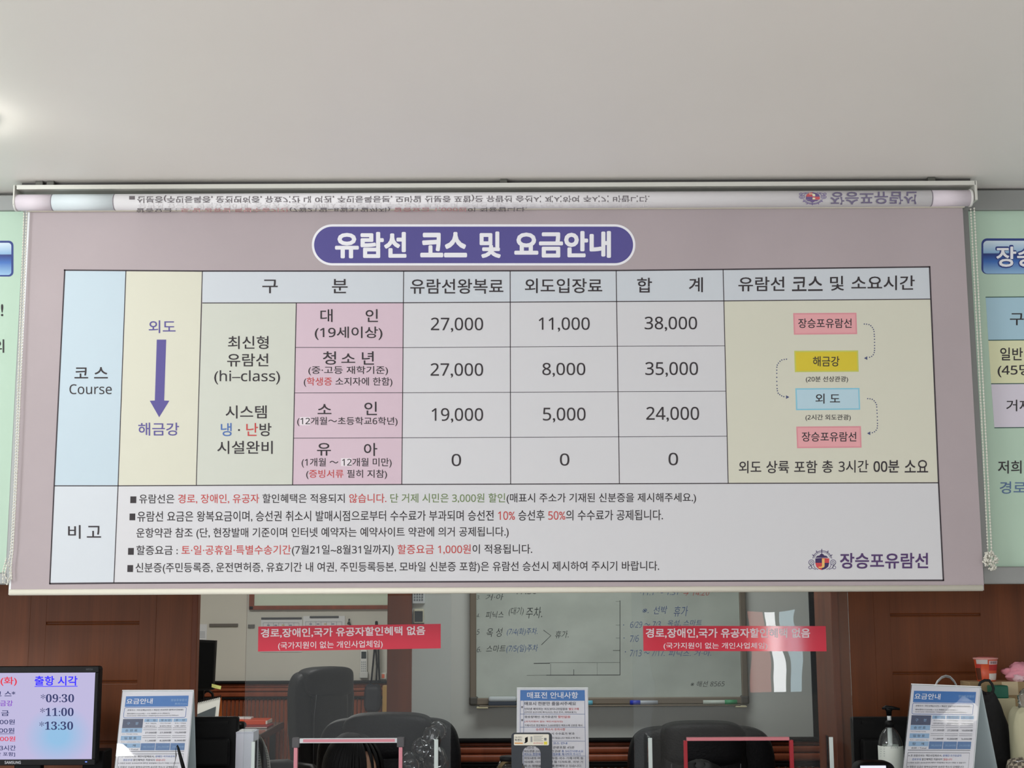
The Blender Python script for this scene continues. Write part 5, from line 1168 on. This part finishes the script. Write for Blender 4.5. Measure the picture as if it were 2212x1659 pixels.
# dark monitor against the left of the alcove and its note
YM2 = 9.0
m0, m1 = bx_(405, 1430, YM2), bx_(463, 1430, YM2); zA, zB = bz(440, 1490, YM2), bz(440, 1384, YM2)
am = thing('monitor', 'tall dark monitor in the alcove cut off by the left jamb', 'monitor', ((m0 + m1) / 2, YM2, ZD))
V = []
for (dx, y_) in ((0, 0), (0, .05)):
    V += [(m0 - .12, YM2 + .12 + y_, zA - .03), (m1 - .004, YM2 + y_, zA), (m1 + .004, YM2 + y_, zB), (m0 - .12, YM2 + .12 + y_, zB + .01)]
mesh_obj('housing', V, [[0, 1, 2, 3], [7, 6, 5, 4], [0, 4, 5, 1], [1, 5, 6, 2], [2, 6, 7, 3], [3, 7, 4, 0]], BLACKM, am)
mesh_obj('screen', [(m0 - .1, YM2 + .098, zA - .005), (m1 - .014, YM2 + .001, zA + .018), (m1 - .008, YM2 + .001, zB - .014), (m0 - .1, YM2 + .098, zB - .006)], [[0, 1, 2, 3]], mat((6, 7, 8), .6, spec=.1, key='dark_screen2'), am)
box('neck', ((m0 + m1) / 2 - .06, YM2 + .1, ZD), ((m0 + m1) / 2 + .0, YM2 + .14, zA + .1), BLACK, am, .004); box('foot', ((m0 + m1) / 2 - .16, YM2 + .03, ZD), ((m0 + m1) / 2 + .02, YM2 + .22, ZD + .012), BLACK, am, .004)
nq = [at(457.5, 1477, YM2 - .002), at(478, 1482, YM2 - .02), at(476.5, 1489.5, YM2 - .025), at(457, 1484.5, YM2 - .002)]
nt_ = mesh_obj('sticky_note', nq + [v + np.array([0, .001, 0]) for v in nq], [[3, 2, 1, 0], [4, 5, 6, 7], [0, 1, 5, 4], [1, 2, 6, 5], [2, 3, 7, 6], [3, 0, 4, 7]], mat((200, 204, 120), .7, key='note_yellow'), None)
tag(nt_, 'yellow sticky note on the corner of the tall dark monitor', 'note')

# ================================================================== chairs
STITCH = mat((78, 80, 84), .6, key='chair_stitching')
def office_chair(label, loc, rz, w=.55, top=1.17, hw=.345, wing=1.0):
    t = thing('office_chair', label, 'chair', loc, rz, local=True)
    cushion('seat', (0, 0, .385), (.26, .26, .055), LEATHER, t, (.55, .4))
    bh = (top - .022 - .50) / 2
    def bk(p):                                              # backrest: full at the shoulders, waisted at the seat
        k = .80 + .20 * min(1, max(0, (p[2] + 1) / 1.2)); k -= .03 * max(0, p[2] - .6) / .4
        return [p[0] * k, p[1] - .10 * (1 - p[0] ** 2) + .16 * p[2], p[2]]
    cushion('backrest', (0, .27, .50 + bh), (w / 2, .075, bh), LEATHER, t, (.30, .42), (56, 44), fn=bk)
    cushion('back_pad', (0, .215, .50 + bh - .02), (w * .30, .07, bh * .93), LEATHER, t, (.3, .4), (44, 28), fn=bk)
    def hd(p): return [p[0], p[1] - .25 * (1 - p[0] ** 2), p[2] * (1 + .1 * (1 - p[0] ** 2))]
    cushion('headrest', (0, .235, top - .085), (hw / 2, .082, .08), LEATHER, t, (.42, .34), (48, 28), fn=hd)
    for s in (-1, 1):
        sweep('stitch_line', [(s * hw * .40, .128, top - .15 + .0 * k) if k == 0 else (s * hw * .40, .15, top - .20 - .08 * k) for k in range(6)], .0014, STITCH, t, 5)
        sweep('armrest', [(s * .30, .2, .62), (s * .32, .1, .69), (s * .32, -.12, .69), (s * .31, -.17, .64), (s * .27, -.08, .47)], [.022, .028, .028, .024, .02], BLACK, t, 10)
    lathe('gas_column', [(.03, .10), (.03, .26), (.022, .26), (.022, .34)], (0, 0, 0), CHROME, t, 14)
    for k in range(5):
        a = 2 * math.pi * k / 5 + .3; ca, sa = math.cos(a), math.sin(a)
        lg = sweep('base_leg', [(.02 * ca, .02 * sa, .11), (.16 * ca, .16 * sa, .095), (.31 * ca, .31 * sa, .075)], [.028, .022, .016], BLACK, t, 8)
        lathe('caster', [(.012, -.014), (.028, -.012), (.028, .012), (.012, .014)], (.31 * ca, .31 * sa, .028), BLACK, lg, 14, axis=((0, sa, ca), (0, -ca, sa), (1, 0, 0)))
    return t
def onfloor(px, Y, py=1600): return (bx_(px, py, Y), Y, 0)
c1 = office_chair('dark leather office chair behind the pink framed hatch', onfloor(827, 5.25), 0, .555, bz(830, 1540, 5.48))
c2 = office_chair('dark leather office chair behind the red posted hatch', onfloor(1534, 5.33), 0, .575, bz(1534, 1558, 5.56), .33)
c3 = office_chair('tall grey leather office chair turned sideways in the alcove', (bx_(695, 1500, 8.4) + .18, 8.2, 0), math.radians(42), .42, bz(715, 1440, 8.4), .33)
# crinkled clear plastic cover on the near chair's shoulder
FILM = glassmat((.93, .94, .95), 1.6, .04, 0, 'clear_film', haze=.015)
pl = thing('plastic_cover', 'shiny clear plastic cover bunched over the near chair shoulder', 'plastic cover', (*at(940, 1640, 5.36)[:2], at(940, 1659, 5.36)[2] - .06))
for (px, py, r, dy_, sd) in ((945, 1580, .034, .02, 1.), (931, 1594, .038, -.02, 2.), (908, 1618, .037, -.03, 4.), (884, 1650, .042, -.03, 6.), (940, 1645, .05, -.01, 7.)):
    cushion('film_bubble', at(px, py, 5.36 + dy_), (r, r * .7, r * 1.15), FILM, pl, (1, 1), (32, 20), fn=rumple(.10, 1.3, sd))
# ================================================================== pedestal fan
YFN = 6.4
fc = at(546, 1676, YFN)
fan = thing('pedestal_fan', 'grey pedestal fan turned sideways behind the white carton', 'fan', (fc[0], fc[1], 0))
yaw = math.radians(63); ax = np.array([-math.sin(yaw), -math.cos(yaw), 0.0]); e1 = np.array([math.cos(yaw), -math.sin(yaw), 0.0]); e2 = np.array([0, 0, 1.0])
fr_ = .178
def ring(r, d, m_=24): return [fc + ax * d + r * (math.cos(2 * math.pi * k / m_) * e1 + math.sin(2 * math.pi * k / m_) * e2) for k in range(m_)]
sweep('rim_band', ring(fr_ + .006, 0, 40), .0125, BLACK, fan, 8, closed=True)
FW = mat((206, 208, 204), .35, .3, key='fan_wire')
def guard(nm, sgn):
    V = []; Fc = []
    for k in range(96):
        a = 2 * math.pi * k / 96; dr = math.cos(a) * e1 + math.sin(a) * e2
        v, f_ = sweep(None, [fc + dr * fr_, fc + dr * fr_ * .97 + ax * sgn * .024, fc + dr * fr_ * .7 + ax * sgn * .042, fc + dr * fr_ * .25 + ax * sgn * .05], .0016, None, n=4)
        n_ = len(V); V += v; Fc += [[i + n_ for i in q_] for q_ in f_]
    o = mesh_obj(nm, V, Fc, FW, fan); o['kind'] = 'stuff'
for sg in (-1, 1):
    for rr_, dd_ in ((.86, .034), (.7, .043), (.45, .048)): sweep('guard_ring', ring(fr_ * rr_, sg * dd_, 32), .0017, FW, fan, 5, closed=True)
guard('front_guard', 1); guard('rear_guard', -1)
lathe('guard_badge', [(.045, .05), (.045, .056), (.02, .06)], fc, BLACKM, fan, 24, axis=np.column_stack((e1, e2, ax)))
lathe('motor_housing', [(.05, -.2), (.065, -.16), (.065, -.08), (.05, -.06)], fc, BLACKM, fan, 20, axis=np.column_stack((e1, e2, ax)))
for k in range(5):
    a = 2 * math.pi * k / 5; V = []
    for r_, da, dz_ in ((.03, -.25, -.02), (.15, -.1, -.025), (.15, .75, .02), (.03, .45, .02)):
        V.append(fc + ax * dz_ + r_ * (math.cos(a + da) * e1 + math.sin(a + da) * e2))
    V += [v + ax * .003 for v in V]
    mesh_obj('blade', V, [[0, 1, 2, 3], [7, 6, 5, 4], [0, 4, 5, 1], [1, 5, 6, 2], [2, 6, 7, 3], [3, 7, 4, 0]], mat((150, 170, 176), .3, key='fan_blade'), fan)
pc_ = fc - ax * .13
sweep('pole', [(pc_[0], pc_[1], .03), (pc_[0], pc_[1], fc[2] - .03)], .014, BLACK, fan, 12)
lathe('base', [(.17, 0), (.17, .015), (.05, .035), (.02, .05)], (pc_[0], pc_[1], 0), BLACK, fan)

# ================================================================== the two clerks
SKIN = mat((214, 168, 140), .5, key='skin'); HAIR = mat((10, 9, 9), .6, spec=.2, key='black_hair')
def clerk(label, head, hip_y, shirt, yaw_deg, tilt_deg, bangs):
    hx, hy, hz_ = head                                      # head centre
    t = thing('person', label, 'person', (hx, hip_y, 0))
    S_ = mat(shirt, .8, key='shirt'); TR2 = mat((40, 42, 54), .8, key='trousers')
    sh = (hy + hip_y) / 2 + .0
    J = {}; pts = []; rad = []; ed = []
    def add(k, p, r, par=None):
        J[k] = len(pts); pts.append(p); rad.append(r)
        if par is not None: ed.append((J[par], J[k]))
    add('pelvis', (hx, hip_y, .55), (.15, .11)); add('waist', (hx, hip_y - .05, .66), (.125, .095), 'pelvis'); add('chest', (hx, hip_y - .14, .79), (.145, .10), 'waist')
    add('neck0', (hx, hip_y - .21, .885), (.06, .055), 'chest'); add('neck1', (hx, hy + .03, hz_ - .09), (.047, .047), 'neck0')
    for s in (-1, 1):
        q = 'R' if s > 0 else 'L'
        add(q + 'sh', (hx + s * .165, hip_y - .17, .835), (.06, .055), 'chest'); add(q + 'el', (hx + s * .21, hip_y - .25, .785), (.042, .042), q + 'sh')
        add(q + 'wr', (hx + s * .10, hip_y - .44, .765), (.028, .024), q + 'el'); add(q + 'pm', (hx + s * .085, hip_y - .50, .765), (.034, .016), q + 'wr')
        for k, (dx, L_) in enumerate(((-.026, .058), (-.009, .07), (.009, .066), (.026, .052))):
            add(q + 'f%d' % k, (hx + s * .085 + dx, hip_y - .53, .768), (.0095, .0085), q + 'pm'); add(q + 'g%d' % k, (hx + s * .085 + dx * 1.1, hip_y - .53 - L_ * .6, .762), (.0085, .008), q + 'f%d' % k); add(q + 'h%d' % k, (hx + s * .085 + dx * 1.1, hip_y - .53 - L_, .748), (.0075, .007), q + 'g%d' % k)
        add(q + 't0', (hx + s * .05, hip_y - .485, .762), (.011, .01), q + 'pm'); add(q + 't1', (hx + s * .035, hip_y - .52, .756), (.009, .009), q + 't0')
        add(q + 'hp', (hx + s * .09, hip_y - .02, .53), (.09, .085), 'pelvis'); add(q + 'kn', (hx + s * .11, hip_y - .42, .52), (.062, .062), q + 'hp'); add(q + 'an', (hx + s * .11, hip_y - .40, .10), (.04, .042), q + 'kn'); add(q + 'to', (hx + s * .11, hip_y - .55, .045), (.04, .035), q + 'an')
    me = bpy.data.meshes.new('body_cage'); me.from_pydata(pts, ed, [])
    o = bpy.data.objects.new('body_cage', me); COL.objects.link(o)
    md = o.modifiers.new('skin', 'SKIN'); md.use_smooth_shade = True; o.modifiers.new('sub', 'SUBSURF').levels = 1
    for v, r in zip(me.skin_vertices[0].data, rad): v.radius = r
    me.skin_vertices[0].data[0].use_root = True
    bpy.context.view_layer.update()
    ev = bpy.data.meshes.new_from_object(o.evaluated_get(bpy.context.evaluated_depsgraph_get()))
    V = [np.array(v.co) for v in ev.vertices]; Fc = [list(p.vertices) for p in ev.polygons]
    bpy.data.objects.remove(o); bpy.data.meshes.remove(ev)
    # head, turned and tilted, part of the same mesh
    Rm = Matrix.Rotation(math.radians(yaw_deg), 3, 'Z') @ Matrix.Rotation(math.radians(tilt_deg), 3, 'X')
    hc = np.array(head)
    def place(p): return hc + np.array(Rm @ Vector(p))
    nu, nv = 36, 28; n0 = len(V); hf = []
    for i in range(nv + 1):
        ph = -math.pi / 2 + math.pi * i / nv
        for j in range(nu):
            th = 2 * math.pi * j / nu; x_, y_, z_ = math.cos(ph) * math.cos(th), math.cos(ph) * math.sin(th), math.sin(ph)
            k = 1 - .22 * max(0, -z_) ** 1.5                # narrower jaw
            p = [x_ * .076 * k, y_ * .095 * (1 - .12 * max(0, -z_)), z_ * .115]
            if y_ < -.3:
                g = math.exp(-((p[0] / .011) ** 2 + ((p[2] + .018) / .024) ** 2)); p[1] -= .02 * g                    # nose
                for s in (-1, 1): p[1] += .008 * math.exp(-(((p[0] - s * .03) / .014) ** 2 + ((p[2] - .004) / .010) ** 2))   # eye hollows
                p[1] -= .006 * math.exp(-((p[0] / .022) ** 2 + ((p[2] + .056) / .007) ** 2))                          # lips
            for s in (-1, 1):                                # ears
                g = math.exp(-(((p[1] - .005) / .014) ** 2 + ((p[2] + .005) / .026) ** 2)) if x_ * s > .8 else 0; p[0] += s * .016 * g
            V.append(place(p))
    for i in range(nv):
        for j in range(nu): Fc.append([n0 + i * nu + j, n0 + i * nu + (j + 1) % nu, n0 + (i + 1) * nu + (j + 1) % nu, n0 + (i + 1) * nu + j])
    fm = []
    for f in Fc:
        c = np.mean([V[i] for i in f], 0)
        if f[0] >= n0 or c[2] > .90 or (c[1] < hip_y - .42 and c[2] > .70): fm.append(0)
        elif c[2] > .60 and not (c[2] < .62 and c[1] < hip_y - .15): fm.append(1)
        else: fm.append(2)
    body = mesh_obj('body', V, Fc, [SKIN, S_, TR2], t, smooth=True, fmat=fm)
    for s in (-1, 1):
        cushion('eye', place((s * .03, -.083, .004)), (.011, .008, .006), mat((240, 238, 232), .2, key='eye_white'), body, (1, 1), (14, 8))
        cushion('iris', place((s * .03, -.0895, .003)), (.005, .003, .005), BLACK, body, (1, 1), (10, 6))
        sweep('eyebrow', [place((s * .016, -.093, .020)), place((s * .03, -.091, .025)), place((s * .046, -.08, .020))], .0024, HAIR, body, 6)
    # hair: a cap that opens over the face, with strands combed over it
    V = []; Fc = []; nu, nv = 48, 26
    for i in range(nv + 1):
        ph = -math.radians(52) + math.radians(142) * i / nv
        for j in range(nu):
            th = 2 * math.pi * j / nu; front = max(0, -math.sin(th)) ** .8
            ph2_ = ph
            lo_ = -math.radians(52) + math.radians(93) * front; 
            ph2_ = lo_ + (math.pi / 2 - lo_) * i / nv
            r_ = 1.0 + .03 * math.sin(th * 17 + ph2_ * 2) * math.cos(ph2_)
            V.append(place((math.cos(ph2_) * math.cos(th) * .091 * r_, math.cos(ph2_) * math.sin(th) * .108 * r_ + .006, math.sin(ph2_) * .127 * (1 if ph2_ > 0 else 1.25) + .001)))
    for i in range(nv):
        for j in range(nu): Fc.append([i * nu + j, i * nu + (j + 1) % nu, (i + 1) * nu + (j + 1) % nu, (i + 1) * nu + j])
    hair = mesh_obj('hair', V, Fc, HAIR, t, smooth=True)
    rs = random.Random(5); V = []; Fc = []
    for (a0, a1, n_, z1) in bangs:
        for k in range(n_):
            a = math.radians(a0 + (a1 - a0) * (k + rs.uniform(-.4, .4)) / n_); ca, sa = math.cos(a), math.sin(a)
            P = []
            for u_ in np.linspace(0, 1, 8):
                ph = math.radians(80) * (1 - u_) + math.radians(z1 + rs.uniform(-1, 1)) * u_
                P.append(place((math.cos(ph) * ca * (.095 + rs.uniform(0, .001)) + .006 * u_, math.cos(ph) * sa * .113 + .004, math.sin(ph) * .129)))
            v, f_ = sweep(None, P, [.0035, .0045, .005, .005, .005, .0042, .003, .0012], None, n=5)
            n2_ = len(V); V += v; Fc += [[i + n2_ for i in q_] for q_ in f_]
    st = mesh_obj('fringe', V, Fc, HAIR, hair, smooth=True); st['kind'] = 'stuff'
    return t
h1 = at(762, 1583, 4.72)
clerk('person with black hair and fringe bent over behind the pink framed hatch', (h1[0], 4.72, h1[2] - .128), 5.16, (60, 62, 70), 36, 6, [(130, 250, 40, -25), (250, 262, 6, -4), (275, 281, 2, 0), (291, 296, 2, 0), (314, 400, 30, -25)])
h2 = at(1512, 1638, 4.78)
clerk('person with black hair barely showing behind the red posted hatch', (h2[0], 4.78, h2[2] - .128), 5.13, (90, 96, 110), -8, 30, [(150, 262, 34, -25), (262, 290, 8, 4), (290, 390, 34, -25)])

run_letters()
